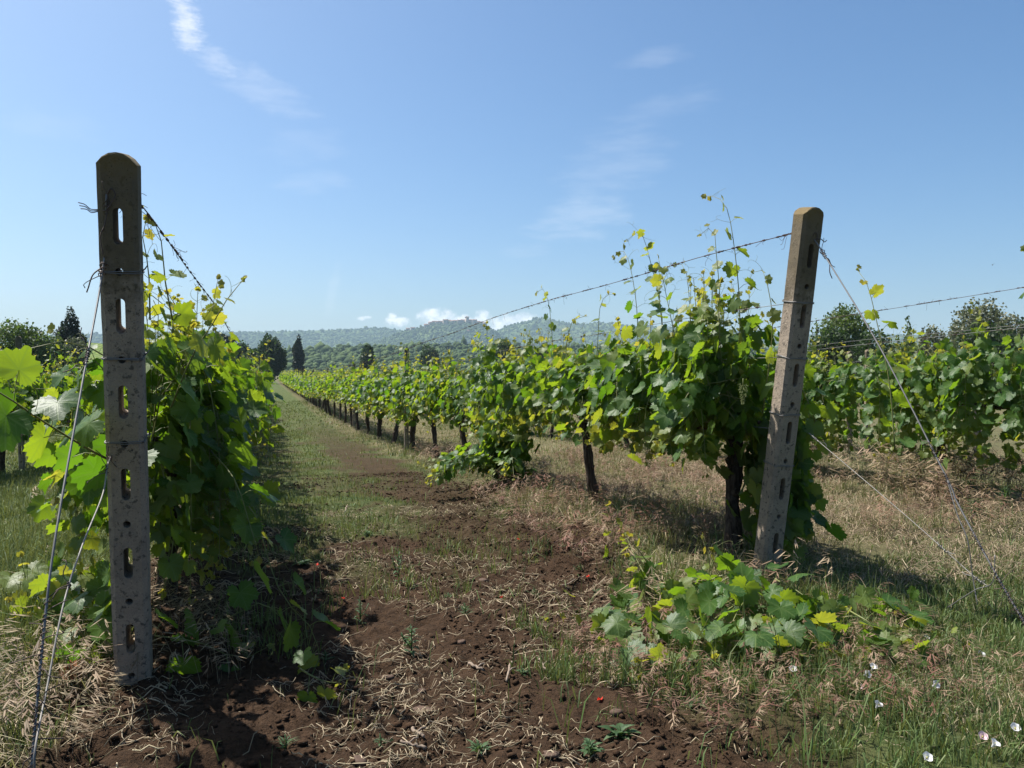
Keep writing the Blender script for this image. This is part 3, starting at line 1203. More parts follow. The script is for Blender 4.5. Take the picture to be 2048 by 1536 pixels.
ys_r = [9.85, 12.0, 14.2, 17.1, 19.5, 21.8, 24.1, 26.4] + [28.7 + 2.33 * i for i in range(48)]
vine_row(XR, ys_r, 'vines of the row behind the sunlit post', lambda o: 'leafy grapevine, %s along the row that starts at the sunlit concrete post' % o, 3, 13, 'small leafy grapevine far along the row that starts at the sunlit post')
ys_l = [8.1 + 2.33 * i for i in range(40)]
vine_row(XL, ys_l, 'vines of the row behind the dark post', lambda o: 'leafy backlit grapevine, %s along the row that starts at the dark post' % o, 3, 8, 'backlit grapevine far along the row that starts at the dark post', .93)
ys_2 = [6.5 + 2.33 * i for i in range(46)]
vine_row(ROWX['second'], ys_2, 'vines of the second row', lambda o: 'bushy grapevine, %s visible along the row behind the slanting stay wire' % o, 1, 10, 'grapevine far along the row behind the slanting stay wire', .97, True)
ys_3 = [10.6 + 2.33 * i for i in range(22)]
vine_row(ROWX['third'], ys_3, 'vines of the third row', lambda o: '', 1, 0, 'grapevine top showing above the row behind the stay wire', .92, True)
ys_b = [12.0 + 2.33 * i for i in range(30)]
vine_row(ROWX['beyond'], ys_b, 'vines of the row beyond the dark post', lambda o: 'sunlit grapevine, %s along the row past the outer side of the dark post' % o, 1, 6, 'grapevine far along the row past the outer side of the dark post')
ys_o = [26.0 + 2.33 * i for i in range(14)]
vine_row(ROWX['outer'], ys_o, 'vines of the outermost row', lambda o: '', 1, 0, 'grapevine in the outermost row, below the olive tree and dark conifer')


# ---- the two grapevines next to the sunlit post, built for themselves
def wp(px, py, X):
    return tuple(at_x(px, py, X))


V = Vine(0, 501)
h = V.trunk((XR + .02, 4.72, .05), .82, (.04, .10), .048, True, .035)
V.arm(h, (XR, 5.9, .85), .02)
V.arm(h, (XR + .02, 4.45, .95), .02)
for (tip_, mid_, base_, X) in (
        (((1440, 398), (1408, 392)), (1462, 450), (1480, 640), XR + .02), (((1425, 455), (1400, 470)), (1432, 500), (1440, 640), XR - .06),
        (((1280, 465), (1255, 480)), (1300, 520), (1325, 650), XR), (((1245, 500), (1228, 515)), (1262, 540), (1275, 650), XR - .03),
        (((1385, 545), (1378, 560)), (1388, 570), (1392, 660), XR - .08), (((1525, 540), (1505, 545)), (1535, 570), (1545, 660), XR + .03),
        (((1330, 555), (1320, 565)), (1318, 590), (1325, 680), XR - .05), (((1365, 530), (1350, 530)), (1375, 560), (1380, 660), XR + .06)):
    pts = [(X, at_x(base_[0], base_[1], X).y + .1, 1.0), wp(*base_, X), wp(*mid_, X), wp(*tip_[0], X), wp(*tip_[1], X)]
    V.shoot(pts, .115, inter=.105, axis_x=XR, tip=.75, tendril=.6, minleaf=.022, petiole=.055)
rr = V.rr
for k in range(36):
    y = 4.5 + 1.45 * (k + rr.random()) / 36
    tz = 1.56 + rr.gauss(0, .08) + (.20 if y < 5.25 else 0) + (.15 if rr.random() < .2 else 0)
    sx = rr.gauss(-.03, .16)
    V.shoot([(XR, y, .86), (XR + sx, y + rr.gauss(0, .1), 1.2), (XR + sx * 1.2, y + rr.gauss(0, .15), tz)], .122, inter=.058, axis_x=XR)
for k in range(32):
    y = 4.45 + 1.5 * (k + rr.random()) / 32
    s = -1 if rr.random() < .68 else 1
    o_ = s * rr.uniform(.25, .5)
    V.shoot([(XR + s * .05, y, .9 + rr.uniform(0, .4)), (XR + o_ * .7, y, 1.2 + rr.uniform(-.1, .2)), (XR + o_, y + rr.gauss(0, .12), 1.0 + rr.uniform(-.1, .2)), (XR + o_ * 1.05, y + rr.gauss(0, .15), .64 + rr.uniform(0, .2))], .128, inter=.058, axis_x=XR, up=.4)
V.fill(420, ((XR - .36, XR + .36), (4.42, 5.95), (.68, 1.60)), .122, XR)
# the curtain of leaves hanging to the ground behind the post
for k in range(13):
    x = XR + .10 + .30 * rr.random()
    y = 4.5 + .28 * rr.random()
    V.shoot([(x - .05, y, .95), (x, y - .02, .6 + rr.uniform(-.1, .1)), (x + rr.gauss(0, .05), y - .04, .10 + rr.uniform(0, .2))], .135, axis_x=XR - .4, tip=.2, up=.25, out_bias=.5)
V.fill(110, ((XR + .06, XR + .40), (4.4, 4.8), (.10, 1.0)), .15, XR - .5)
# shoot standing above the second row, seen beside the post
V.shoot([wp(1790, 900, 3.35), wp(1778, 760, 3.35), wp(1755, 650, 3.35), wp(1735, 570, 3.35), wp(1715, 540, 3.35)], .13, inter=.10, axis_x=3.0, tip=.5, tendril=.4, minleaf=.03)
root = tag(empty('grapevine', (0, 0, 0)), 'big grapevine right behind the sunlit post, tall curling shoots against the sky', 'grapevine', 'vines of the row behind the sunlit post')
V.done(root)
# flower clusters: many small green buds on a drooping stalk
def cluster(parent, p, L):
    g_ = Geo()
    rr_ = random.Random(int(p[0] * 1000 + p[2] * 777))
    p = np.asarray(p, float)
    g_.tube([p + (0, 0, .03), p, p - (0, 0, L)], [.0018, .0016, .0008], 4, (.2, .5, 0))
    ico = np.array([(0, 0, 1), (.9, 0, 0), (0, .9, 0), (-.9, 0, 0), (0, -.9, 0), (0, 0, -1)], float)
    tri = np.array([(0, 1, 2), (0, 2, 3), (0, 3, 4), (0, 4, 1), (5, 2, 1), (5, 3, 2), (5, 4, 3), (5, 1, 4)])
    for _ in range(150):
        t = rr_.random()
        w_ = .028 * (1 - t) ** .7 + .006
        a = rr_.uniform(0, 6.3)
        q = p + np.array([math.cos(a) * w_ * rr_.random() ** .5, math.sin(a) * w_ * rr_.random() ** .5, -L * t])
        g_.add(ico * rr_.uniform(.0022, .0034) + q, tri, (.02, rr_.random(), 0))
    g_.build('flower_cluster', CANE, parent)


for (a, b) in ((1486, 768), (1402, 760), (1240, 812), (1298, 905)):
    cluster(root, wp(a, b, XR - .34), .11)

V = Vine(0, 502)
h = V.trunk((XR + .03, 6.98, .02), .82, (-.18, .02), .040, True, .03)
V.arm(h, (XR, 8.0, .86))
V.arm(h, (XR, 5.9, .86))
for (tip_, mid_, base_, X) in ((((1085, 578), (1072, 590)), (1098, 610), (1105, 700), XR), (((1150, 640), (1170, 632)), (1140, 655), (1128, 720), XR - .1),
                               (((1212, 592), (1228, 588)), (1200, 615), (1195, 690), XR - .05), (((960, 665), (950, 672)), (957, 690), (955, 760), XR), (((1060, 668), (1048, 672)), (1065, 690), (1060, 760), XR)):
    pts = [(X, at_x(base_[0], base_[1], X).y + .1, 1.0), wp(*base_, X), wp(*mid_, X), wp(*tip_[0], X), wp(*tip_[1], X)]
    V.shoot(pts, .11, inter=.105, axis_x=XR, tip=.7, tendril=.55, minleaf=.022, petiole=.055)
rr = V.rr
for k in range(34):
    y = 5.85 + 2.35 * (k + rr.random()) / 34
    tz = 1.42 + rr.gauss(0, .09) + (.18 if rr.random() < .15 else 0)
    sx = rr.gauss(-.02, .16)
    V.shoot([(XR, y, .86), (XR + sx, y + rr.gauss(0, .1), 1.2), (XR + sx * 1.2, y + rr.gauss(0, .15), tz)], .118, inter=.058, axis_x=XR)
for k in range(28):
    y = 5.9 + 2.3 * (k + rr.random()) / 28
    s = -1 if rr.random() < .65 else 1
    o_ = s * rr.uniform(.25, .5)
    V.shoot([(XR + s * .05, y, .9 + rr.uniform(0, .4)), (XR + o_ * .7, y, 1.15 + rr.uniform(-.1, .2)), (XR + o_, y + rr.gauss(0, .12), .98 + rr.uniform(-.1, .2)), (XR + o_ * 1.05, y + rr.gauss(0, .15), .66 + rr.uniform(0, .25))], .122, inter=.058, axis_x=XR, up=.4)
V.fill(400, ((XR - .34, XR + .36), (5.85, 8.2), (.66, 1.5)), .118, XR)
root = tag(empty('grapevine', (0, 0, 0)), 'grapevine whose bare thin slanting trunk shows beside bleached grass', 'grapevine', 'vines of the row behind the sunlit post')
V.done(root)
for (a, b) in ((1165, 800), (1060, 775)):
    cluster(root, wp(a, b, XR - .36), .10)

# low leafy suckers by the third trunk
V = Vine(0, 503)
rr = V.rr
for k in range(20):
    x, y = XR - .05 + rr.gauss(0, .10), 9.5 + rr.gauss(0, .16)
    V.shoot([(x, y, .05), (x - .12 + rr.gauss(0, .1), y - .15, .3 + rr.random() * .3), (x - .22 + rr.gauss(0, .15), y - .30 + rr.gauss(0, .2), .35 + rr.random() * .4)], .14, axis_x=XR + .3, tip=.3)
for k in range(34):
    x, y = XR - .15, 9.35
    ex, ey = XR - rr.uniform(.3, 1.25), 9.7 - rr.uniform(.0, 1.3)
    V.shoot([(x, y, .12), ((x + ex) / 2, (y + ey) / 2 + rr.gauss(0, .1), .22 + rr.uniform(0, .15)), (ex, ey, .10 + rr.uniform(0, .12))], .11, axis_x=XR + .5, tip=.3, up=1.1, petiole=.07)
V.fill(140, ((XR - .35, XR + .1), (9.15, 9.75), (.10, .85)), .14, XR + .4)
root = tag(empty('vine_sucker', (0, 0, 0)), 'leafy suckers spilling to the ground below the hedge by the grass track', 'vine shoots')
V.done(root)

# ---- the two grapevines behind the dark post
V = Vine(0, 601)
h = V.trunk((XL - .02, 4.75, .04), .84, (.05, .08), .045)
V.arm(h, (XL, 6.0, .85), .02)
V.arm(h, (XL + .02, 4.05, .95), .02)
rr = V.rr


def wl(px, py, Y):
    return tuple(at_y(px, py, Y))


for pts, inter in (([wl(345, 640, 4.0), wl(330, 560, 3.95), wl(322, 480, 3.9), wl(300, 428, 3.85), wl(280, 420, 3.82)], .085),
                   ([wl(300, 640, 3.9), wl(297, 540, 3.9), wl(285, 470, 3.9), wl(292, 440, 3.85)], .08),
                   ([wl(340, 820, 3.9), wl(385, 710, 3.75), wl(430, 640, 3.68), wl(468, 575, 3.62), wl(485, 560, 3.6)], .10),
                   ([wl(372, 700, 4.3), wl(365, 640, 4.3), wl(345, 600, 4.3), wl(335, 585, 4.3)], .08),
                   ([wl(445, 760, 4.9), wl(435, 690, 4.9), wl(430, 660, 4.9)], .08)):
    V.shoot(pts, .125, inter=inter, axis_x=XL - .2, tip=.55, tendril=.6, minleaf=.025, petiole=.055)
for k in range(36):
    y = 3.95 + 1.95 * (k + rr.random()) / 36
    tz = 1.42 + rr.gauss(0, .08) + .22 * max(0, 1 - (y - 3.9) / .5)
    sx = rr.gauss(.0, .10) if y > 4.7 else abs(rr.gauss(.05, .08))
    V.shoot([(XL, y, .86), (XL + sx, y + rr.gauss(0, .1), 1.2), (XL + sx * 1.2, y + rr.gauss(0, .15), tz)], .115, inter=.058, axis_x=XL)
for k in range(38):
    y = 3.95 + 1.95 * (k + rr.random()) / 38
    s = 1 if rr.random() < .62 else -1
    o_ = s * rr.uniform(.14, .33)
    lowz = .22 + rr.uniform(0, .35) if y < 5 else .55 + rr.uniform(0, .2)
    V.shoot([(XL + s * .05, y, .9 + rr.uniform(0, .4)), (XL + o_ * .7, y, 1.15 + rr.uniform(-.1, .2)), (XL + o_, y + rr.gauss(0, .12), .9 + rr.uniform(-.1, .2)), (XL + o_ * 1.02, y + rr.gauss(0, .15), lowz)], .112, inter=.055, axis_x=XL, up=.4)
V.fill(520, ((XL - .26, XL + .26), (3.9, 5.95), (.34, 1.42)), .118, XL)
# shoots reaching out over the path and down to the soil
V.shoot([wl(430, 1000, 4.1), wl(500, 1010, 3.9), wl(540, 1130, 3.75), wl(570, 1200, 3.7), wl(625, 1260, 3.7), wl(640, 1330, 3.7), wl(625, 1385, 3.75)], .15, inter=.10, axis_x=XL - .3, tip=.35, tendril=.3)
V.shoot([wl(330, 1290, 4.0), wl(430, 1250, 3.9), wl(520, 1205, 3.75), wl(560, 1220, 3.7), wl(585, 1280, 3.7)], .15, inter=.11, axis_x=XL - .3, tip=.2, tendril=.2)
V.shoot([wl(420, 900, 4.1), wl(470, 960, 3.85), wl(500, 1050, 3.75), wl(520, 1120, 3.72)], .135, inter=.09, axis_x=XL - .3, tip=.2)
for k in range(7):
    x, y = XL - .02 + rr.uniform(-.05, .35), 3.9 + rr.uniform(0, .5)
    V.shoot([(x, y, .9), (x + rr.gauss(.03, .04), y - .03, .55), (x + rr.gauss(.05, .05), y - .05, .22 + rr.uniform(0, .15))], .125, axis_x=XL - .3, tip=.2, up=.2)
# the long shoot leaning out to the left over the frame edge
V.shoot([tuple(at_y(300, 960, 3.75)), tuple(at_y(190, 905, 3.35)), tuple(at_y(90, 845, 3.05)), tuple(at_y(0, 785, 2.85)), tuple(at_y(-90, 735, 2.75)), tuple(at_y(-150, 680, 2.7))], .168, inter=.10, axis_x=XL + .4, tip=.3, r0=.006, up=.5, out_bias=.35, tendril=.3)
V.shoot([tuple(at_y(290, 900, 3.9)), tuple(at_y(200, 850, 3.8)), tuple(at_y(130, 800, 3.7)), tuple(at_y(60, 830, 3.65))], .17, inter=.09, axis_x=XL + .3, tip=.3)
V.shoot([tuple(at_y(290, 1000, 3.9)), tuple(at_y(200, 930, 3.7)), tuple(at_y(140, 930, 3.6)), tuple(at_y(110, 1000, 3.55))], .16, inter=.08, axis_x=XL + .3, tip=.3)
V.shoot([tuple(at_y(285, 760, 3.95)), tuple(at_y(190, 700, 3.9)), tuple(at_y(150, 690, 3.85)), tuple(at_y(95, 680, 3.8)), tuple(at_y(30, 715, 3.8)), tuple(at_y(5, 705, 3.8))], .10, inter=.10, axis_x=XL + .3, tip=.7, tendril=.5)
root = tag(empty('grapevine', (0, 0, 0)), 'dark hanging grapevine behind the dark post, shoots trailing to the soil', 'grapevine', 'vines of the row behind the dark post')
V.done(root)

V = standard_vine(0, 602, n_up=28, n_hang=24, fill=340, low=.5, top=1.26, thick=.17, half=1.2)
root = tag(empty('grapevine', (XL, 6.15, nz_at(XL, 6.15))), 'backlit grapevine second from the dark post, bulging over the track edge', 'grapevine', 'vines of the row behind the dark post')
V.done(root)

# ---- suckers and runners on the ground
V = Vine(0, 701)
rr = V.rr
base = at_g(1500, 1195)


def runner(V, pxs, size, lift=.10, inter=.075, tip=.4, tendril=.15, up=1.0):
    pts = []
    for i, (a, b) in enumerate(pxs):
        p = at_g(a, min(b + 38, 1525), 0.0)
        p.z = nz_at(p.x, p.y) + lift * (0.5 + .8 * math.sin(1.7 * i + 1)) + .04
        pts.append(tuple(p))
    V.shoot(pts, size, inter=inter, tip=tip, up=up, tendril=tendril, out_bias=.45, petiole=.08)


runner(V, [(1500, 1215), (1420, 1240), (1320, 1248), (1230, 1252), (1150, 1245), (1095, 1235)], 0.128, .10, .075, .55)
runner(V, [(1480, 1225), (1400, 1275), (1330, 1315), (1290, 1345), (1275, 1365)], 0.120, .08, .07, .5)
runner(V, [(1490, 1200), (1420, 1195), (1350, 1180), (1290, 1150), (1250, 1115)], 0.136, .16, .075, .5)
runner(V, [(1500, 1200), (1440, 1200), (1390, 1180), (1370, 1160)], 0.144, .16, .06, .3)
runner(V, [(1510, 1215), (1470, 1260), (1440, 1290), (1430, 1320)], 0.136, .12, .06, .3)
runner(V, [(1500, 1230), (1420, 1215), (1330, 1215), (1280, 1205)], 0.144, .12, .055, .3)
for (bx, by, tx, ty) in ((1415, 1195, 1405, 1075), (1330, 1190, 1240, 1060), (1400, 1200, 1425, 1100), (1300, 1190, 1255, 1110), (1225, 1120, 1215, 1010)):
    p = at_g(bx, by)
    q = at_y(tx, ty, p.y)
    V.shoot([tuple(p), tuple((p * .45 + q * .55) + Vector((.03, 0, 0))), tuple(q)], 0.104, inter=.07, tip=.4)
for _ in range(85):
    p = at_g(rr.uniform(1200, 1640), rr.uniform(1215, 1345))
    z = rr.uniform(.03, .17)
    V.leaf((p.x, p.y, z), unit((rr.gauss(-.2, .6), -.5 + rr.gauss(0, .5), -.35)), np.array([rr.gauss(-.3, .5), rr.gauss(-.3, .5), 1.0]), .125 * rr.uniform(.6, 1.25), rr.uniform(.5, 1))
root = tag(empty('vine_sucker', (0, 0, 0)), 'low broad leaved vine suckers sprawling over bare soil at the foot of the sunlit post', 'vine shoots')
V.done(root)

V = Vine(0, 702)
rr = V.rr
runner(V, [(1540, 1215), (1600, 1245), (1680, 1265), (1760, 1280), (1850, 1285), (1930, 1290)], 0.124, .08, .075, .55, .5)
runner(V, [(1535, 1225), (1600, 1275), (1660, 1300), (1720, 1315)], 0.132, .08, .06, .3, .2)
runner(V, [(1550, 1205), (1610, 1225), (1660, 1235), (1690, 1230)], 0.124, .12, .06, .3, .2)
runner(V, [(1530, 1230), (1570, 1290), (1620, 1310)], 0.120, .08, .06, .3, .2)
runner(V, [(1700, 1270), (1760, 1290), (1800, 1270), (1790, 1240)], .10, .12, .08, .5, .6)
for _ in range(55):
    p = at_g(rr.uniform(1540, 1880), rr.uniform(1245, 1345))
    z = rr.uniform(.04, .16)
    V.leaf((p.x, p.y, z), unit((rr.gauss(.3, .6), -.6 + rr.gauss(0, .5), -.3)), np.array([rr.gauss(.1, .5), rr.gauss(-.3, .5), 1.0]), .12 * rr.uniform(.6, 1.25), rr.uniform(.5, 1))
root = tag(empty('vine_sucker', (0, 0, 0)), 'vine suckers creeping through the grass past the shaded side of the sunlit post', 'vine shoots')
V.done(root)

V = Vine(0, 703)
rr = V.rr
for (bx, by, tx, ty) in ((60, 1290, 40, 1110), (85, 1310, 100, 1170), (130, 1320, 150, 1200), (170, 1320, 190, 1180), (60, 1310, 20, 1200), (200, 1330, 215, 1215), (100, 1320, 60, 1230), (150, 1330, 120, 1260)):
    p = at_g(bx, by)
    q = at_y(tx, ty, p.y)
    V.shoot([tuple(p), tuple((p * .5 + q * .5) + Vector((.02, 0, 0))), tuple(q)], 0.108, inter=.06, tip=.35, up=.8)
runner(V, [(210, 1300), (140, 1290), (70, 1285), (20, 1300)], 0.120, .10, .06, .3)
runner(V, [(215, 1310), (170, 1350), (120, 1340), (60, 1325)], 0.120, .08, .06, .3)
runner(V, [(225, 1270), (200, 1220), (180, 1190), (160, 1170)], 0.120, .16, .06, .3)
for _ in range(60):
    p = at_g(rr.uniform(10, 235), rr.uniform(1255, 1360))
    z = rr.uniform(.05, .34)
    V.leaf((p.x, p.y, z), unit((rr.gauss(0, .6), -.5 + rr.gauss(0, .5), -.4)), np.array([rr.gauss(0, .6), rr.gauss(-.3, .5), 1.0]), .13 * rr.uniform(.6, 1.2), rr.uniform(.5, 1))
root = tag(empty('vine_sucker', (0, 0, 0)), 'young vine suckers in grass between the stay wire anchor and the dark post', 'vine shoots')
V.done(root)

V = Vine(0, 704)
runner(V, [(310, 1330), (400, 1320), (480, 1300), (540, 1290)], 0.120, .08, .10, .2, .1)
runner(V, [(600, 1350), (640, 1365), (680, 1340), (690, 1330)], .09, .05, .06, .3, .2)
root = tag(empty('vine_sucker', (0, 0, 0)), 'sparse trailing vine runner on shaded soil just inside the dark post', 'vine shoots')
V.done(root)

# dark leafy tips hanging into the frame at its edge
V = Vine(0, 705)
V.shoot([tuple(at_y(2110, 760, 3.0)), tuple(at_y(2085, 640, 3.0)), tuple(at_y(2072, 520, 3.0)), tuple(at_y(2066, 430, 3.0))], .06, inter=.035, tip=.3, tendril=.1)
p = at_y(2110, 760, 3.0)
V.cane.tube([(p.x, p.y, -.05), (p.x + .02, p.y, .5), tuple(p)], .006, 4)
root = tag(empty('vine_sucker', (0, 0, 0)), 'upright leafy shoot cut off by the frame edge above the second row', 'vine shoots')
V.done(root)

# ------------------------------------------------------------------ trellis posts along the rows
def row_post(x, y, label, h=1.0, rz=0):
    o = tag(link_mesh('trellis_post', post_thin), label, 'post', 'concrete posts along the vine rows')
    o.location = (x, y, float(base_z(x, y)))
    o.rotation_euler = (random.gauss(0, .015), random.gauss(0, .012), rz)
    o.scale = (1, 1, h * 1.2)


row_post(XR - .02, 17.4, 'slim grey concrete post in the sunlit post row, nearest rising above leaves')
row_post(XR, 28.4, 'slim dark concrete post further back in the sunlit post row')
row_post(XR, 40.2, 'small concrete post, third within the sunlit post row', 1.0)
for y in (52, 64, 76, 88):
    row_post(XR, y, 'tiny concrete post far along the sunlit post row')
for (px_, py_, X, lb) in ((1735, 690, ROWX['third'], 'pale concrete post head among leaves beside the slanting stay wire'), (1700, 706, ROWX['third'], 'pinkish concrete post head low among leaves left of the slanting stay wire'),
                          (1955, 850, ROWX['third'], 'pale concrete post whose foot shows below leaves near the frame edge'), (42, 700, ROWX['beyond'], 'grey concrete post in the row past the dark post, below the olive tree')):
    p = at_x(px_, py_, X)
    row_post(X, p.y, lb, .66 if px_ == 1955 else (.78 if X > 0 else 1.0))
for y in (31, 43):
    row_post(ROWX['second'], y, 'slim concrete post far along the row behind the stay wire')

# ------------------------------------------------------------------ trellis wires with last year's dried tendrils
def trellis_wire(x, y0, y1, z, label, r, z0=None, dried=0, seed=0, mat_=WIRE, dmax=30):
    rr_ = random.Random(seed)
    ys_ = np.concatenate([np.linspace(y0, min(y0 + 13, y1), 24), np.linspace(min(y0 + 13, y1), y1, 30)[1:]])
    zs = z - .02 * np.sin((ys_ - y0) / 6.0 * math.pi) ** 2
    if z0 is not None:
        k = np.clip((ys_ - y0) / 12.0, 0, 1)
        zs = zs + (z0 - z) * (1 - k)
    zs = zs + np.array([float(base_z(x, q)) for q in ys_]) - (0 if z0 is None else float(base_z(x, y0)))
    P = np.stack([np.full_like(ys_, x) + .004 * np.sin(ys_ * 2.1), ys_, zs], -1)
    g_ = Geo()
    g_.tube(P, r * (1 + np.clip((np.hypot(x, ys_) - 8) / 60, 0, 1)), 5)
    o = tag(g_.build('trellis_wire', mat_), label, 'wire', 'trellis wires along the rows')
    if dried:
        d_ = Geo()
        y = y0 + .04
        while y < min(y1, y0 + dmax):
            y += rr_.expovariate(dried)
            zc = float(np.interp(y, ys_, zs))
            L = rr_.uniform(.02, .09)
            n_ = int(L * 400) + 8
            t = np.linspace(0, 1, n_)
            ph = t * L / .009 * 6.283 * rr_.uniform(.6, 1.1)
            rad = .0032 + .0022 * np.sin(t * 9 + rr_.random() * 6)
            d_.tube(np.stack([x + rad * np.cos(ph), y + L * t, zc + rad * np.sin(ph)], -1), .0017 + .0012 * rr_.random(), 3)
            for q in range(rr_.choice((0, 1, 1, 2))):
                a = rr_.uniform(0, 6.3)
                l2 = rr_.uniform(.02, .07)
                s_ = np.array([x, y + L * rr_.random(), zc])
                e = np.array([math.cos(a), rr_.uniform(-.7, .7), math.sin(a) - .4])
                d_.tube(curve([s_, s_ + e * l2 * .4, s_ + e * l2 * .8 + np.array([.01, .015, -.01]) * rr_.uniform(-1, 1), s_ + e * l2 + np.array([.0, .02, .012]) * rr_.uniform(-1, 1)], 8), .0011, 3)
        tag(d_.build('dried_tendrils', DRYT, o), kind='stuff')
    return o


def py_(x, base, lean, z):
    return base - math.tan(lean) * z


zr = at_x(1572, 470, XR).z
trellis_wire(XR, py_(XR, 4.36, LEAN_R, zr) + .05, 134, 2.13, 'top trellis wire strung with dried tendrils from the sunlit post head', .0026, zr, 10, 1, RUST, 26)
for z, lb in ((1.63, 'second highest trellis wire tied to the sunlit post'), (1.33, 'middle trellis wire tied to the sunlit post at mid height'), (.92, 'low trellis wire under the leaves by the sunlit post')):
    trellis_wire(XR, py_(XR, 4.36, LEAN_R, z) + .05, 90, z, lb, .002, None, 3 if z > 1.4 else 0, int(z * 100))
zl = at_x(270, 425, XL).z
trellis_wire(XL + .04, py_(XL, 3.586, LEAN_L, zl) + .05, 100, 2.05, 'top trellis wire strung with dried tendrils behind the dark post', .0026, zl, 9, 4, RUST, 14)
for z, lb in ((1.60, 'second highest trellis wire tied to the dark post'), (1.31, 'middle trellis wire tied to the dark post'), (1.0, 'low trellis wire under the leaves by the dark post')):
    trellis_wire(XL, py_(XL, 3.586, LEAN_L, z) + .05, 70, z, lb, .002, None, 0, int(z * 100))
X2 = ROWX['second']
for (pyw, lb, dr_) in ((570, 'top wire of the row behind the stay wire, dried tendrils against the sky', 10), (650, 'second wire of the row behind the stay wire', 4), (722, 'third wire of the row behind the stay wire, crossing leaves', 2), (806, 'lowest wire of the row behind the stay wire', 0)):
    z = at_x(2048, pyw, X2).z
    trellis_wire(X2, 5.1, 90, z - .20, lb, .0024, z, dr_, pyw, RUST if dr_ > 5 else WIRE, 22)
for z, lb in ((1.85, 'top wire of the third row glimpsed above the second'), (1.5, 'lower wire of the third row glimpsed between leaves')):
    trellis_wire(ROWX['third'], 6.2, 70, z, lb, .0026, None, 0, 3)
trellis_wire(ROWX['beyond'], 9.5, 70, 1.66, 'top wire of the row past the outer side of the dark post', .0024, None, 5, 8, RUST, 20)
trellis_wire(ROWX['beyond'], 9.5, 70, 1.40, 'lower wire of the row past the outer side of the dark post', .0022, None, 0, 9)

# ------------------------------------------------------------------ grass, straw and small growth (nobody could count it)
rng = np.random.default_rng(5)


def blades(g_, x, y, h, wdt, dry, red, lean=.45, seed=0):
    n_ = len(x)
    if n_ == 0:
        return
    r_ = np.random.default_rng(seed + n_)
    a = r_.uniform(0, 2 * math.pi, n_)
    b = r_.uniform(0, 2 * math.pi, n_)
    z = gz_fine(x, y) - .005
    dx, dy = np.cos(a), np.sin(a)
    sx, sy = np.cos(b) * wdt / 2, np.sin(b) * wdt / 2
    ln = np.abs(r_.normal(0, lean, n_)) + .08
    x1, y1, z1 = x + dx * h * ln * .35, y + dy * h * ln * .35, z + h * .62
    drop = np.clip(1.0 - .55 * ln * ln, .25, 1)
    x2, y2, z2 = x + dx * h * ln * 1.0, y + dy * h * ln * 1.0, z + h * drop
    V = np.stack([np.stack([x - sx, y - sy, z], -1), np.stack([x + sx, y + sy, z], -1), np.stack([x1 - sx * .8, y1 - sy * .8, z1], -1), np.stack([x1 + sx * .8, y1 + sy * .8, z1], -1), np.stack([x2, y2, z2], -1)], 1)
    T = np.array([(0, 1, 3), (0, 3, 2), (2, 3, 4)])[None] + (np.arange(n_) * 5)[:, None, None]
    C = np.repeat(np.stack([dry, r_.random(n_), red], -1), 5, axis=0)
    g_.add(V.reshape(-1, 3), T.reshape(-1, 3), C)


def scatter(n_, x0, x1, y0, y1):
    return rng.uniform(x0, x1, n_), rng.uniform(y0, y1, n_)


def in_view(x, y, m=.06):
    a = np.arctan2(x, y) - YAW
    return np.abs(a) < math.atan(1024 / FPX) + m


green, straw = Geo(), Geo()
for (n_, x0, x1, y0, y1, hs_, ws_) in ((170000, 1.1, 4.2, 2.1, 4.6, .055, .0042), (90000, -2.4, -.5, 2.6, 5.5, .085, .0045), (260000, -2.4, 7.5, 2.2, 7.5, .08, .0046), (230000, -4.2, 10.5, 7.5, 14, .06, .0060), (130000, -6.5, 16, 14, 28, .075, .012), (70000, -9, 22, 28, 60, .09, .03)):
    x, y = scatter(n_, x0, x1, y0, y1)
    k = in_view(x, y)
    x, y = x[k], y[k]
    s = soil_mask(x, y)
    cl = fbm(x * 2.6, y * 2.6, 41)
    fine_ = fbm(x * 9, y * 9, 43)
    p = (1 - s) ** 1.4 * np.clip(.25 + 2.2 * (cl - .36) + 1.5 * (fine_ - .5), .04, 1) + .035 * (fine_ > .62)
    p = np.maximum(p, .30 * (fbm(x * 1.7, y * 1.7, 45) > .645) * (fine_ > .48) * (y > 3.0))
    p = p * np.where((x > XL + .5) & (x < XR - .6) & (y > 6), .85, 1.0)
    k = rng.random(len(x)) < p
    x, y = x[k], y[k]
    d = dry_mask(x, y)
    isdry = rng.random(len(x)) < d
    hh = hs_ * rng.lognormal(0, .45, len(x)) * (1 + .5 * (x < -.9) * (y < 8)) * (.35 + 1.5 * fbm(x * 1.1, y * 1.1, 47)) * np.where((x > -.3) & (x < 2.4) & (y > 5), .6, np.where(x > XR + .3, .62, .9))
    red = np.where(x > XR - .6, sstep(fbm(x * .7 + 9, y * .7, 51), .46, .58) * .9 + .08, .12) * rng.random(len(x))
    g1 = ~isdry
    blades(green, x[g1], y[g1], hh[g1], ws_ * rng.uniform(.6, 1.4, g1.sum()), .18 * rng.random(g1.sum()), np.zeros(g1.sum()), .5, 1)
    blades(straw, x[isdry], y[isdry], hh[isdry] * .95, ws_ * .75 * rng.uniform(.6, 1.4, isdry.sum()), .55 + .45 * rng.random(isdry.sum()), red[isdry], 1.1, 2)
tag(green.build('grass', GRASS, smooth=False), 'short green grass growing in the strips between the vine rows', 'grass', kind='stuff')
tag(straw.build('dry_grass', GRASS, smooth=False), 'bleached dry grass among the green along the rows', 'dry grass', kind='stuff')

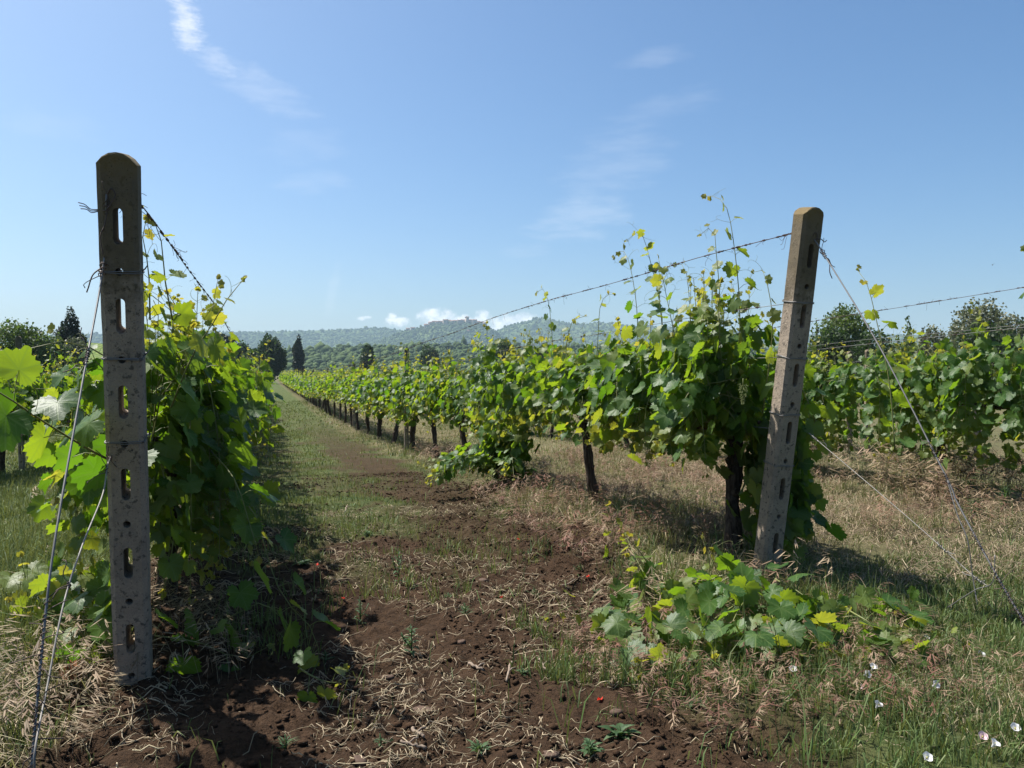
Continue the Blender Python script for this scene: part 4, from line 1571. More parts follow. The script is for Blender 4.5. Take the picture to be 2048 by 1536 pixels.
# brome: thin stalks with drooping reddish seed heads
def brome_template(seed):
    r_ = random.Random(seed)
    g_ = Geo()
    H = 1.0
    P = curve([(0, 0, 0), (.03, 0, .45), (.12, .02, .8), (.32, .03, .92)], 9)
    g_.tube(P, np.linspace(.0045, .0025, 9), 3, cap=False)
    for k in range(9):
        t = .55 + .45 * k / 8
        c = P[int(t * 8)]
        e = unit((.9 + r_.uniform(-.3, .5), r_.uniform(-.6, .6), -.25 + r_.uniform(-.4, .5)))
        s = c + e * .05
        q = unit(np.cross(e, (0, 0, 1))) * .0105
        up_ = np.cross(q, e) * .6
        tip_ = s + e * .24
        g_.add([c, s + q, s - q, s + up_, tip_, s + e * .12 + q * 1.2, s + e * .12 - q * 1.2], [(0, 1, 3), (0, 3, 2), (1, 4, 3), (2, 3, 4), (1, 5, 4), (2, 4, 6)])
    return np.vstack(g_.v), np.vstack(g_.t)


BT = [brome_template(k) for k in range(4)]
brome = Geo()


def brome_patch(n_, x0, x1, y0, y1, hmin, hmax, dens=None, redk=.8):
    x, y = scatter(n_, x0, x1, y0, y1)
    if dens is not None:
        k = rng.random(n_) < dens(x, y)
        x, y = x[k], y[k]
    z = gz_fine(x, y)
    for v in range(4):
        k = np.arange(len(x)) % 4 == v
        m_ = k.sum()
        if not m_:
            continue
        a = rng.uniform(0, 2 * math.pi, m_)
        h_ = rng.uniform(hmin, hmax, m_)
        f = rng.uniform(.7, 1.3, m_)
        tl = rng.normal(0, .25, m_)
        M = np.zeros((m_, 3, 3))
        M[:, 0, 0] = np.cos(a) * h_ * f
        M[:, 1, 0] = np.sin(a) * h_ * f
        M[:, 0, 1] = -np.sin(a) * h_ * f
        M[:, 1, 1] = np.cos(a) * h_ * f
        M[:, 0, 2] = np.cos(a) * tl * h_
        M[:, 1, 2] = np.sin(a) * tl * h_
        M[:, 2, 2] = h_
        M[:, 2, 0] = 0
        C = np.stack([rng.uniform(.5, 1, m_), rng.random(m_), redk * rng.uniform(.45, 1.15, m_)], -1)
        brome.inst(BT[v][0], BT[v][1], M, np.stack([x[k], y[k], z[k]], -1), C)


nzp = lambda x, y: np.clip(3.0 * (fbm(x * 2, y * 2, 61) - .38), 0, 1)
brome_patch(2300, XR - .95, XR + .75, 5.0, 9.5, .10, .28, nzp, 1.0)
brome_patch(800, XR - .5, XR + .8, 9.5, 16, .16, .34, nzp)
brome_patch(2400, XR + .5, XR + 2.6, 7.6, 13.5, .12, .28, nzp, .9)
brome_patch(700, XR + 2.6, XR + 4.2, 5.6, 10, .2, .45, nzp, .7)
brome_patch(1500, XR + .5, XR + 3.0, 4.8, 7.4, .12, .30, lambda x, y: .75 * nzp(x, y))
brome_patch(1500, 1.25, 3.0, 2.4, 3.75, .06, .17, nzp, .95)
brome_patch(160, -1.2, -.55, 2.9, 3.6, .10, .22, None, .55)
brome_patch(220, XL - .5, XL + .45, 3.45, 4.6, .10, .26, None, .45)
brome_patch(40, 1.6, 2.9, 3.6, 4.3, .15, .3, None, .7)
brome_patch(900, XR + 1.9, XR + 5.5, 5.4, 13, .12, .34, nzp, .7)
brome_patch(130, 5.4, 6.6, 6.0, 7.2, .25, .5, None, .6)
brome_patch(700, XR + 5.0, XR + 10, 9, 20, .15, .38, nzp, .6)
brome_patch(500, -6, -1.2, 5.5, 16, .14, .3, lambda x, y: .4 * nzp(x, y), .4)
tag(brome.build('brome_grass', GRASS, smooth=False), 'drooping reddish brown brome seed heads along the rows', 'dry grass', kind='stuff')

# bent straw lying on the soil
litter = Geo()
x, y = scatter(30000, -1.1, 2.9, 2.25, 8.2)
cl = fbm(x * 2.2, y * 2.2, 71)
k = rng.random(len(x)) < np.clip(4.5 * (cl - .43) + .34 * ((y < 3.9) & (x > .0)), .03, 1) * np.where(y < 4.4, 1, .45)
x, y = x[k], y[k]
for i in range(len(x)):
    L = float(rng.lognormal(-3.05, .7))
    L = min(L * 1.15, .19)
    a = rng.uniform(0, 6.3)
    seg = 5 if L > .05 else 4
    P = []
    cx, cy = x[i], y[i]
    for s in range(seg):
        P.append((cx, cy))
        a += rng.normal(0, .34) + (rng.normal(0, 1.2) if rng.random() < .08 else 0)
        cx += math.cos(a) * L / seg
        cy += math.sin(a) * L / seg
    P = np.array(P)
    z = gz_fine(P[:, 0], P[:, 1]) + .004 + np.abs(rng.normal(0, .010, seg)) * (L > .04)
    litter.tube(np.column_stack([P, z]), (.0007 + .0015 * rng.random() ** 2) * (1 if L < .1 else 1.3), 3, (.75 + .25 * rng.random(), rng.random() ** .5, .25 * rng.random()))
tag(litter.build('straw_litter', GRASS, smooth=False), 'pale bent straw and roots strewn on the dark soil', 'straw', kind='stuff')

thatch = Geo()
x, y = scatter(16000, XR + .35, XR + 3.6, 4.0, 10.5)
k = in_view(x, y) & (rng.random(len(x)) < np.clip(4 * (fbm(x * 1.6, y * 1.6, 77) - .36), .05, 1))
x, y = x[k], y[k]
for i in range(len(x)):
    L = float(min(.22, rng.lognormal(-2.45, .45)))
    a = rng.normal(.3, .9)
    b = a + rng.normal(0, .25)
    P = np.array([(x[i], y[i]), (x[i] + math.cos(a) * L / 2, y[i] + math.sin(a) * L / 2), (x[i] + math.cos(a) * L / 2 + math.cos(b) * L / 2, y[i] + math.sin(a) * L / 2 + math.sin(b) * L / 2)])
    z = gz_fine(P[:, 0], P[:, 1]) + np.array([.018, .045, .03]) * rng.uniform(.4, 1.6)
    thatch.tube(np.column_stack([P, z]), .0014 + .0012 * rng.random(), 3, (.8 + .3 * rng.random(), rng.random(), .35 * rng.random()), cap=False)
tag(thatch.build('mown_straw', GRASS, smooth=False), 'bleached mown straw lying on the grass beyond the sunlit post', 'straw', kind='stuff')

# crumbs and clods of earth
ico_v = np.array([(0, 0, 1), (.89, 0, .45), (.28, .85, .45), (-.72, .53, .45), (-.72, -.53, .45), (.28, -.85, .45), (.72, .53, -.45), (-.28, .85, -.45), (-.89, 0, -.45), (-.28, -.85, -.45), (.72, -.53, -.45), (0, 0, -1)])
ico_t = np.array([(0, 1, 2), (0, 2, 3), (0, 3, 4), (0, 4, 5), (0, 5, 1), (1, 6, 2), (2, 7, 3), (3, 8, 4), (4, 9, 5), (5, 10, 1), (2, 6, 7), (3, 7, 8), (4, 8, 9), (5, 9, 10), (1, 10, 6), (11, 7, 6), (11, 8, 7), (11, 9, 8), (11, 10, 9), (11, 6, 10)])
clods = Geo()
x, y = scatter(60000, -1.0, 2.8, 2.35, 12.0)
k = rng.random(len(x)) < soil_mask(x, y) * np.clip(2.5 * (fbm(x * 3, y * 3, 81) - .3), .1, 1)
x, y = x[k], y[k]
z = gz_fine(x, y)
for v in range(5):
    tv = ico_v * (1 + rng.uniform(-.32, .32, (12, 1)))
    kk = np.arange(len(x)) % 5 == v
    m_ = kk.sum()
    s_ = np.minimum(rng.lognormal(-5.35, .55, m_), .016)
    a = rng.uniform(0, 6.3, m_)
    M = np.zeros((m_, 3, 3))
    M[:, 0, 0], M[:, 0, 1], M[:, 1, 0], M[:, 1, 1] = np.cos(a) * s_ * 1.2, -np.sin(a) * s_, np.sin(a) * s_ * 1.2, np.cos(a) * s_
    M[:, 2, 2] = s_ * .8
    clods.inst(tv, ico_t, M, np.stack([x[kk], y[kk], z[kk] + s_ * .25], -1), np.tile((.5, .5, 0), (m_, 1)))
tag(clods.build('soil_clods', CLOD, smooth=False), 'crumbly brown soil clods of the tilled track', 'soil', kind='stuff')

# ------------------------------------------------------------------ single weeds
def weed(px_, py__, label, n_leaf, size, tall=0.0, seed=0, wide=.35):
    p = at_g(px_, py__)
    p.z = float(gz_fine(p.x, p.y))
    r_ = random.Random(seed)
    e = tag(empty('weed_plant', p), label, 'weed', 'weeds on the tilled soil')
    lf, stm = Geo(), Geo()
    na = 9
    def blade(o, d, L, wd, curl):
        d = unit(d)
        side = unit(np.cross(d, (0, 0, 1)) + 1e-6)
        nn = np.cross(side, d)
        P, T = [], []
        for i in range(na):
            t = i / (na - 1)
            w_ = wd * (math.sin(math.pi * min(1, t * .93 + .05)) ** .8) * (1 + .3 * math.sin(i * 2.6))
            c = np.asarray(o) + d * L * t + nn * (L * (.30 * t - curl * t * t))
            P += [c - side * w_ + nn * w_ * .4, c, c + side * w_ + nn * w_ * .4]
        for i in range(na - 1):
            for j in range(2):
                a = i * 3 + j
                T += [(a, a + 1, a + 4), (a, a + 4, a + 3)]
        lf.add(P, T, (.5, r_.random(), 0))
    n_st = max(1, int(tall / .05)) if tall else 1
    for q in range(n_leaf):
        a = q * 2.4 + r_.uniform(-.4, .4)
        hz = tall * (q / n_leaf) ** .8
        el = r_.uniform(.15, .75)
        f = 1.0 - .5 * (q / n_leaf if tall else 0)
        o = (math.cos(a) * .004, math.sin(a) * .004, hz + .005)
        blade(o, (math.cos(a) * math.cos(el), math.sin(a) * math.cos(el), math.sin(el)), size * .6 * f * r_.uniform(.5, 1.25), size * .6 * f * wide * .5 * r_.uniform(.8, 1.2), r_.uniform(.3, .8))
    lf.build('leaves', WEED, e)
    stm.tube([(0, 0, -.02), (.004, .002, tall * .5 + .01), (.0, .006, tall + .02)], [.0035, .003, .002], 5, (.5, .5, 0))
    if tall:
        for q in range(3):
            a = r_.uniform(0, 6.3)
            stm.tube([(0, 0, tall * .3), (math.cos(a) * .03, math.sin(a) * .03, tall * .6), (math.cos(a) * .045, math.sin(a) * .045, tall * .85)], .0018, 4, (.5, .5, 0))
            for _ in range(5):
                t = r_.uniform(.4, 1)
                b = r_.uniform(0, 6.3)
                blade((math.cos(a) * .045 * t, math.sin(a) * .045 * t, tall * (.35 + .5 * t)), (math.cos(b), math.sin(b), .6), size * .5, size * .11, .5)
    stm.build('stem', WEED, e)


weed(797, 1172, 'tall leafy green weed standing alone on bare soil mid track', 22, .085, .20, 1)
weed(822, 1312, 'bushy grey green weed on the bare soil nearer the camera', 26, .085, .12, 2)
weed(605, 1130, 'bright green flat weed rosette at the shadow edge by the hanging vine shoots', 16, .10, 0, 3, .3)
weed(720, 1255, 'thin straggly weed between the shadow edge and the bushy grey weed', 16, .06, .12, 4)
weed(930, 1240, 'grassy weed tuft in mid soil above the flat stone', 20, .08, .05, 5, .14)
weed(897, 1198, 'tiny pale weed seedling on soil beside red petal', 9, .045, .02, 6)
weed(1068, 1195, 'pale green seedling near the hanging runner tip', 10, .05, .03, 7)
weed(1160, 1140, 'small weed with round leaves at the brown brome edge', 12, .05, .04, 8)
weed(1057, 1108, 'little bright seedling alone on the upper soil', 8, .05, .05, 9)
weed(735, 1062, 'spreading light green weed patch where the track grass begins', 24, .09, .02, 10, .25)
weed(1190, 1188, 'small seedling pair below the runner', 10, .045, .02, 11)
weed(1043, 1356, 'pale green seedling right of the upright dry stick', 10, .05, .02, 12)
weed(957, 1515, 'bright green weed at the bottom centre of the soil', 20, .09, .03, 13, .2)
weed(760, 1495, 'small star shaped weed low on the soil', 12, .05, .02, 14, .25)
weed(1240, 1480, 'broad leaved weed with toothed leaves by the lower grass edge', 16, .12, .03, 15, .4)
weed(1390, 1420, 'low spreading weed in front of the vine suckers', 26, .09, .02, 16, .3)
weed(650, 1330, 'small sprout at the tip of the trailing vine runner', 10, .05, .03, 17)
weed(1180, 1515, 'leafy weed at the bottom edge beneath the toothed weed', 18, .10, .04, 18, .35)
weed(570, 1490, 'grass like weed in shade low beside the soil shadow', 16, .09, .03, 19, .1)
weed(1125, 1095, 'small grassy weed at upper soil edge', 14, .06, .03, 20, .12)
weed(1950, 1060, 'dense dark green weed clump beside the thick part of the stay wire', 70, .20, .16, 21, .06)
weed(2010, 1050, 'tall dark green weed clump at the frame edge under the second row', 70, .22, .18, 22, .06)

# ------------------------------------------------------------------ bindweed flowers
def flower(px_, py__, label, up=.09, pink=False, seed=0):
    p = at_g(px_, py__, up)
    r_ = random.Random(seed)
    e = tag(empty('bindweed_flower', (p.x, p.y, p.z)), label, 'flower', 'bindweed flowers in the grass')
    g_ = Geo()
    na, P, T = 20, [], []
    for l, (rad, z) in enumerate(((.002, -.019), (.005, -.008), (.011, .001), (.0155, .0035))):
        for i in range(na):
            a = i * 2 * math.pi / na
            k = 1 + (.05 * math.cos(5 * a) if l == 3 else 0)
            P.append((rad * k * math.cos(a), rad * k * math.sin(a), z + (.0012 * math.cos(5 * a) if l == 3 else 0)))
    for l in range(3):
        for i in range(na):
            j = (i + 1) % na
            T += [(l * na + i, l * na + j, (l + 1) * na + j), (l * na + i, (l + 1) * na + j, (l + 1) * na + i)]
    g_.add(P, T)
    pt = g_.build('petals', PETAL_PINK if pink else PETAL, e)
    t_ = Geo()
    t_.tube([(0, 0, -.012), (0, 0, -.003), (0, 0, .001)], [.0015, .0022, .001], 6)
    t_.build('throat', THROAT, e)
    s_ = Geo()
    tilt = Euler((r_.uniform(.3, 1.0), r_.uniform(-.4, .4), 0))
    e.rotation_euler = tilt
    inv = tilt.to_matrix().inverted()
    dn = inv @ Vector((0, 0, -up - .02))
    mid_ = Vector((0, 0, -.03)) * .6 + dn * .45
    s_.tube(curve([(0, 0, -.018), tuple(mid_), tuple(dn)], 8), .0011, 4, (.1, .4, 0))
    s_.build('stem', CANE, e)


flower(1757, 1408, 'white bindweed flower alone in brown grass, wide open and largest in view', .08, False, 1)
flower(1735, 1348, 'white bindweed flower left below the highest pair', .08, False, 2)
flower(1747, 1333, 'small white bindweed flower, highest of the close pair', .09, False, 3)
flower(1586, 1338, 'half hidden white bindweed flower under the vine suckers', .05, False, 4)
flower(1718, 1371, 'faded bindweed flower between brown brome heads', .06, True, 5)
flower(1872, 1369, 'white bindweed flower in green grass under the yellow runner leaves', .08, False, 6)
flower(2031, 1455, 'white bindweed flower next to the frame edge, higher of two there', .08, False, 7)
flower(1991, 1486, 'bright white bindweed flower beside a pinkish one', .08, False, 8)
flower(1966, 1472, 'pinkish bindweed flower beside a bright white one', .08, True, 9)
flower(1855, 1514, 'white bindweed flower lowest in the grass corner', .07, False, 10)
flower(1963, 1308, 'pale bindweed flower in the shade past the runner tip', .05, False, 11)
flower(1853, 1276, 'tiny bluish white bindweed flower under the runner', .05, False, 12)

# ------------------------------------------------------------------ stones, twigs, fallen petals, a withered leaf, a fly
def stone(px_, py__, sx, sy, sz, label, seed):
    p = at_g(px_, py__)
    p.z = float(gz_fine(p.x, p.y))
    r_ = np.random.default_rng(seed)
    bm_v, bm_t = ico_v.copy(), ico_t
    # one subdivision, then flatten and roughen
    V = [tuple(v) for v in bm_v]
    cache, T = {}, []

    def mid_(a, b):
        k_ = (min(a, b), max(a, b))
        if k_ not in cache:
            q = unit((np.array(V[a]) + np.array(V[b])) / 2)
            V.append(tuple(q))
            cache[k_] = len(V) - 1
        return cache[k_]
    for (a, b, c) in bm_t:
        ab, bc, ca = mid_(a, b), mid_(b, c), mid_(c, a)
        T += [(a, ab, ca), (ab, b, bc), (ca, bc, c), (ab, bc, ca)]
    V = np.array(V) * (1 + r_.uniform(-.16, .16, (len(V), 1)))
    V[:, 2] = np.clip(V[:, 2], -.6, .5)
    V[:, 0] = np.clip(V[:, 0], -.8, .9)
    V = V * np.array([sx * .85, sy * .85, sz * .8])
    g_ = Geo()
    g_.add(V, T)
    o = tag(g_.build('stone', STONE, smooth=False), label, 'stone', 'stones on the soil')
    o.location = (p.x, p.y, p.z + sz * .25)
    o.rotation_euler = (r_.uniform(-.15, .15), r_.uniform(-.15, .15), r_.uniform(0, 6))


stone(966, 1163, .045, .03, .022, 'flat brown stone in the upper soil beyond the red petal', 1)
stone(923, 1287, .035, .022, .02, 'small tan stone right of the bushy grey weed', 2)
stone(776, 1357, .040, .024, .018, 'long pale stone below the straggly weed, near the shadow', 3)
stone(848, 1422, .07, .045, .02, 'large flat slab stone half buried under straw', 4)
stone(1233, 1436, .03, .026, .022, 'rounded stone by the toothed weed', 5)
stone(720, 1523, .035, .025, .02, 'brown stone at the bottom edge in shade', 6)
stone(843, 1378, .026, .02, .018, 'small brown stone above the large slab', 7)
stone(1090, 1258, .035, .025, .018, 'brown stone left of the runner tip, mid soil', 8)
stone(1100, 1528, .04, .025, .012, 'flat stone cut by the bottom edge of the frame', 9)
stone(1135, 1178, .02, .015, .014, 'little grey stone near the pale seedling', 10)


def twig(a, b, r, label, seed):
    p, q = at_g(*a), at_g(*b)
    r_ = random.Random(seed)
    P = []
    for t in np.linspace(0, 1, 9):
        v = p * (1 - t) + q * t
        P.append((v.x + r_.gauss(0, .003), v.y + r_.gauss(0, .003), float(gz_fine(v.x, v.y)) * .3 + .022 + r_.gauss(0, .002)))
    g_ = Geo()
    g_.tube(P, np.linspace(r, r * .7, 9), 6)
    c = P[5]
    g_.tube([c, (c[0] + .02, c[1] + .015, c[2] + .008), (c[0] + .035, c[1] + .02, c[2] + .006)], r * .5, 5)
    tag(g_.build('twig', TWIG), label, 'twig', 'dry twigs on the soil')


twig((1022, 1332), (1013, 1374), .006, 'short grey stick pointing at the camera on mid soil', 1)
twig((822, 1470), (850, 1490), .007, 'thick brown twig stub on the lower soil', 2)
twig((1125, 1180), (1170, 1158), .004, 'thin twig lying beside the red petal at the brome edge', 3)
twig((1390, 1310), (1440, 1318), .005, 'pale twig below the vine suckers', 4)
twig((1370, 1330), (1372, 1352), .005, 'short upright looking twig under the suckers', 5)
twig((850, 1505), (800, 1500), .006, 'dark twig low on the soil left of centre', 6)
twig((690, 1025), (695, 1010), .006, 'short dark stub in the track grass', 7)
twig((938, 1340), (965, 1352), .007, 'thick pale stem piece among straw', 8)
twig((1080, 1325), (1092, 1350), .006, 'short broken stem right of the grey stick', 9)


def petal(px_, py__, label, seed):
    p = at_g(px_, py__)
    z = float(gz_fine(p.x, p.y)) + .012
    g_ = Geo()
    na = 10
    P = [(0, 0, 0)] + [(.011 * math.cos(i * 6.283 / na) * (1 + .2 * math.sin(i * 2.3 + seed)), .009 * math.sin(i * 6.283 / na), .006 * math.cos(i * 1.9 + seed) + .004) for i in range(na)]
    g_.add(P, [(0, 1 + i, 1 + (i + 1) % na) for i in range(na)])
    o = tag(g_.build('poppy_petal', PETAL_RED), label, 'petal', 'red poppy petals on the soil')
    o.location = (p.x, p.y, z)
    o.rotation_euler = (.25, .1, seed)


petal(1002, 1206, 'bright red poppy petal in the middle of the bare soil', 1)
petal(686, 1206, 'small red petal left of the straggly weed', 2)
petal(1200, 1407, 'pinkish red petal near the rounded stone', 3)
petal(1176, 1157, 'red petal at the end of the thin twig by the brome', 4)
petal(635, 1131, 'red petal beside the flat weed rosette', 5)
petal(1037, 1083, 'faint red petal on the upper soil by the grass', 6)

V = Vine(0, 801)
p = at_g(140, 1400)
for k in range(4):
    V.leaf((p.x + k * .012, p.y + .01 * k, float(gz_fine(p.x, p.y)) + .03 + .01 * k), unit((V.rr.uniform(-1, 1), V.rr.uniform(-1, 1), .3)), np.array([V.rr.gauss(0, .6), V.rr.gauss(0, .6), 1]), .07, 1)
m, n = mat("withered_leaf")
leafy(n, n.mix(n.noise(objco(n), 60, 3), (0.20, 0.075, 0.03), (0.34, 0.15, 0.07)), (0.35, 0.14, 0.05), .7, .2, .2)
tag(V.foliage().build('withered_leaf', m), 'curled rust brown withered leaf near the dark post base', 'leaf')

p = at_y(1985, 530, 1.7)
fly = tag(empty('flying_insect', p, .6), 'tiny dark fly in the blue sky above the second row', 'insect')
g_ = Geo()
g_.tube([(-.0035, 0, 0), (-.002, 0, .0002), (0, 0, .0004), (.0018, 0, .0003), (.003, 0, 0)], [.0004, .0011, .0013, .0011, .0005], 7)
g_.build('body', RUST, fly)
for s in (-1, 1):
    g_ = Geo()
    g_.add([(0, 0, .001), (-.0025, s * .0045, .003), (.0005, s * .005, .0034), (.001, s * .002, .002)], [(0, 1, 2), (0, 2, 3)])
    g_.build('wing', DRYT, fly)

# ------------------------------------------------------------------ trees
def crown_geo(seed, blobs, n_, leaf, hollow=.55, squash=1.0):
    r_ = np.random.default_rng(seed)
    wts = np.array([b[1] ** 2 * b[2] for b in blobs], float)
    ids = r_.choice(len(blobs), n_, p=wts / wts.sum())
    B = np.array([(b[0][0], b[0][1], b[0][2], b[1], b[1], b[2]) for b in blobs], float)[ids]
    d = r_.normal(0, 1, (n_, 3))
    d /= np.linalg.norm(d, axis=1)[:, None]
    rad = hollow + (1 - hollow) * r_.random(n_) ** .5
    rad *= 1 + .10 * (r_.random(n_) < .10)
    clump = fbm(B[:, 0] + d[:, 0] * 3.1, d[:, 1] * 3.1 + d[:, 2] * 2.7 + ids, seed, 3)
    rad *= .72 + .56 * clump
    O = B[:, :3] + d * rad[:, None] * B[:, 3:]
    Q = r_.normal(0, 1, (n_, 3, 3))
    u = Q[:, 0] / np.linalg.norm(Q[:, 0], axis=1)[:, None]
    v = np.cross(u, Q[:, 1])
    v /= np.linalg.norm(v, axis=1)[:, None]
    nn = np.cross(u, v)
    s_ = leaf * r_.uniform(.6, 1.3, n_)
    M = np.stack([u * s_[:, None], v * s_[:, None] * squash, nn * s_[:, None]], -1)
    tv = np.array([(-.5, -.1, 0), (0, -.42, .1), (.55, 0, .05), (.1, .40, .1), (-.4, .28, 0)])
    tt = np.array([(0, 1, 2), (0, 2, 3), (0, 3, 4)])
    g_ = Geo()
    C = np.stack([np.ones(n_), np.clip(clump * .8 + r_.normal(0, .22, n_), 0, 1), np.zeros(n_)], -1)
    g_.inst(tv, tt, M, O, C)
    return g_


def tree(name, label, cat, px_, r, top_px, width_px, cm, kind='round', n_=7000, leaf=.22, seed=0, group=None, base_z=-.82):
    p = at_r(px_, 743, r)
    H = at_r(px_, top_px, r).z - base_z
    W = width_px * r / FPX / math.cos(px_az(px_) - YAW) ** 0
    r_ = random.Random(seed)
    e = tag(empty(name, (p.x, p.y, base_z), r_.uniform(0, 6)), label, cat, group)
    w_ = Geo()
    hw = W / 2
    if kind == 'round':
        blobs = [((0, 0, H * .52), hw * .85, H * .42)]
        for _ in range(11):
            a, q = r_.uniform(0, 6.3), r_.uniform(.3, .75)
            z = r_.uniform(.28, .82)
            k = math.sqrt(max(.15, 1 - ((z - .5) / .5) ** 2))
            blobs.append(((math.cos(a) * hw * q * k, math.sin(a) * hw * q * k, H * z), hw * r_.uniform(.28, .48), H * r_.uniform(.12, .2)))
        g_ = crown_geo(seed, blobs, n_, leaf)
        w_.tube(curve([(0, 0, -.3), (.1, .05, H * .25), (-.05, .1, H * .6)], 10), np.linspace(H * .035, H * .012, 10), 8)
        for k in range(6):
            b = blobs[1 + k][0]
            w_.tube(curve([(0, 0, H * (.18 + .04 * k)), (b[0] * .5, b[1] * .5, b[2] * .75), b], 8), np.linspace(H * .016, H * .004, 8), 6)
    elif kind == 'column':
        blobs = []
        for k in range(12):
            t = k / 11
            wv = hw * (.55 + .6 * math.sin(math.pi * (t * .75 + .12))) * (1 - .55 * max(0, t - .7) / .3)
            blobs.append(((r_.gauss(0, hw * .13), r_.gauss(0, hw * .13), H * (.10 + .84 * t)), wv * .8, H * .09))
        g_ = crown_geo(seed, blobs, n_, leaf, .5, .7)
        w_.tube([(0, 0, -.3), (0, 0, H * .5), (0, 0, H * .85)], [H * .03, H * .02, H * .006], 8)
    elif kind == 'umbrella':
        blobs = [((math.cos(a) * hw * q, math.sin(a) * hw * q, H * (.86 - .10 * q)), hw * .42, H * .11) for a, q in [(i * .9, (0, .35, .6)[i % 3]) for i in range(9)]]
        g_ = crown_geo(seed, blobs, n_, leaf)
        w_.tube(curve([(0, 0, -.3), (.2, 0, H * .4), (0, .1, H * .8)], 8), np.linspace(H * .03, H * .015, 8), 8)
        for b in blobs[:6]:
            w_.tube([(0, .1, H * .55), (b[0][0] * .6, b[0][1] * .6, H * .72), b[0]], [H * .012, H * .008, H * .004], 6)
    else:  # cone: pointed tops of several leaders
        blobs = []
        for q in range(4):
            a = r_.uniform(0, 6.3)
            ox, oy, hh = math.cos(a) * hw * .55 * (q > 0), math.sin(a) * hw * .55 * (q > 0), H * r_.uniform(.7, 1.0) if q else H
            for k in range(7):
                t = k / 6
                blobs.append(((ox, oy, hh * (.12 + .8 * t)), hw * .62 * (1 - .82 * t), hh * .10))
            w_.tube([(ox * .3, oy * .3, -.2), (ox, oy, hh * .5), (ox, oy, hh * .93)], [H * .02, H * .012, H * .003], 6)
        g_ = crown_geo(seed, blobs, n_, leaf)
    w_.build('trunk', TBARK, e)
    g_.build('crown', cm, e, smooth=False)
    return e


TG = 'trees around the vineyard'
tree('olive_tree', 'rounded grey green tree at the frame edge beyond the outer rows', 'tree', 38, 70, 634, 112, C_MID, 'round', 9000, .17, 1, TG)
tree('cypress_tree', 'broad black green conical tree rising behind low bushes, beside the stay wire', 'tree', 140, 92, 617, 50, C_CYP, 'column', 7000, .26, 2, TG)
tree('shrub', 'pale bush left of the black conical tree', 'shrub', 105, 88, 662, 46, C_MID, 'round', 3500, .2, 3, TG)
tree('shrub', 'greyish bush at the foot of the black conical tree', 'shrub', 148, 86, 668, 52, C_OLIVE, 'round', 3500, .2, 4, TG)
tree('shrub', 'dark low bush under the black conical tree, next to the green field', 'shrub', 122, 80, 682, 40, C_DARK, 'round', 3500, .18, 5, TG)
tree('shrub', 'dark bush at the very frame edge below the rounded tree', 'shrub', 8, 60, 690, 60, C_DARK, 'round', 3000, .15, 6, TG)
tree('umbrella_pine', 'flat topped dark pine half hidden by the arching vine shoot', 'tree', 440, 220, 664, 52, C_CYP, 'umbrella', 5000, .5, 7, TG)
tree('broadleaf_tree', 'dark bushy twin topped tree closing the end of the grass track', 'tree', 541, 150, 666, 62, C_DARK, 'round', 9000, .32, 8, TG)
tree('cypress_tree', 'small dark cypress just past the twin topped tree', 'tree', 597, 200, 671, 24, C_CYP, 'column', 5000, .45, 9, TG)
tree('shrub', 'dark round bush left of the twin topped tree', 'shrub', 482, 170, 682, 48, C_DARK, 'round', 4000, .4, 10, TG)
tree('shrub', 'dusky bush touching the twin topped tree', 'shrub', 508, 158, 694, 40, C_DARK, 'round', 3500, .35, 11, TG)
tree('broadleaf_tree', 'small tree above the vines below the near wooded slope', 'tree', 735, 190, 688, 30, C_DARK, 'round', 4500, .42, 12, TG)
tree('broadleaf_tree', 'round tree against the hill behind the tendrilled wire', 'tree', 1000, 165, 674, 56, C_MID, 'round', 5500, .36, 13, TG)
tree('broadleaf_tree', 'blurred round tree behind shoots, right of the tree by the wire', 'tree', 1090, 190, 684, 50, C_DARK, 'round', 4500, .4, 14, TG)
tree('broadleaf_tree', 'low tree on the plain below the hilltop village', 'tree', 860, 230, 690, 44, C_DARK, 'round', 4500, .45, 15, TG)
tree('broadleaf_tree', 'tall dark leafy tree just past the sunlit post head', 'tree', 1690, 62, 603, 118, C_MID, 'round', 10000, .17, 16, TG)
tree('shrub', 'pointed green bush between the sunlit post and the tall leafy tree', 'shrub', 1634, 58, 640, 48, C_MID, 'cone', 4500, .15, 17, TG)
tree('conifer_tree', 'group of pointed green conifer tops between the leafy and the silvery tree', 'tree', 1815, 78, 634, 86, C_MID, 'cone', 8000, .2, 18, TG)
tree('shrub', 'dark bush below the pointed conifer tops', 'shrub', 1868, 66, 646, 66, C_OLIVE, 'round', 4500, .17, 19, TG)
tree('olive_tree', 'large silvery green olive tree above the second row', 'tree', 1962, 56, 590, 134, C_OLIVE, 'round', 11000, .15, 20, TG)
tree('shrub', 'black green bush in the shade below the silvery olive', 'shrub', 1990, 50, 644, 120, C_DARK, 'round', 6000, .14, 21, TG)
tree('broadleaf_tree', 'tree cut by the frame edge beside the silvery olive', 'tree', 2075, 60, 625, 86, C_DARK, 'round', 6000, .17, 22, TG)
tree('shrub', 'dark hedge bush under the tall leafy tree', 'shrub', 1745, 56, 652, 90, C_DARK, 'round', 5000, .15, 23, TG)
tree('shrub', 'low hedge bush between sunlit post and hedge', 'shrub', 1665, 54, 654, 80, C_DARK, 'round', 5000, .15, 24, TG)

# ------------------------------------------------------------------ hills, their woods, the hilltop village
RIDGES = {}


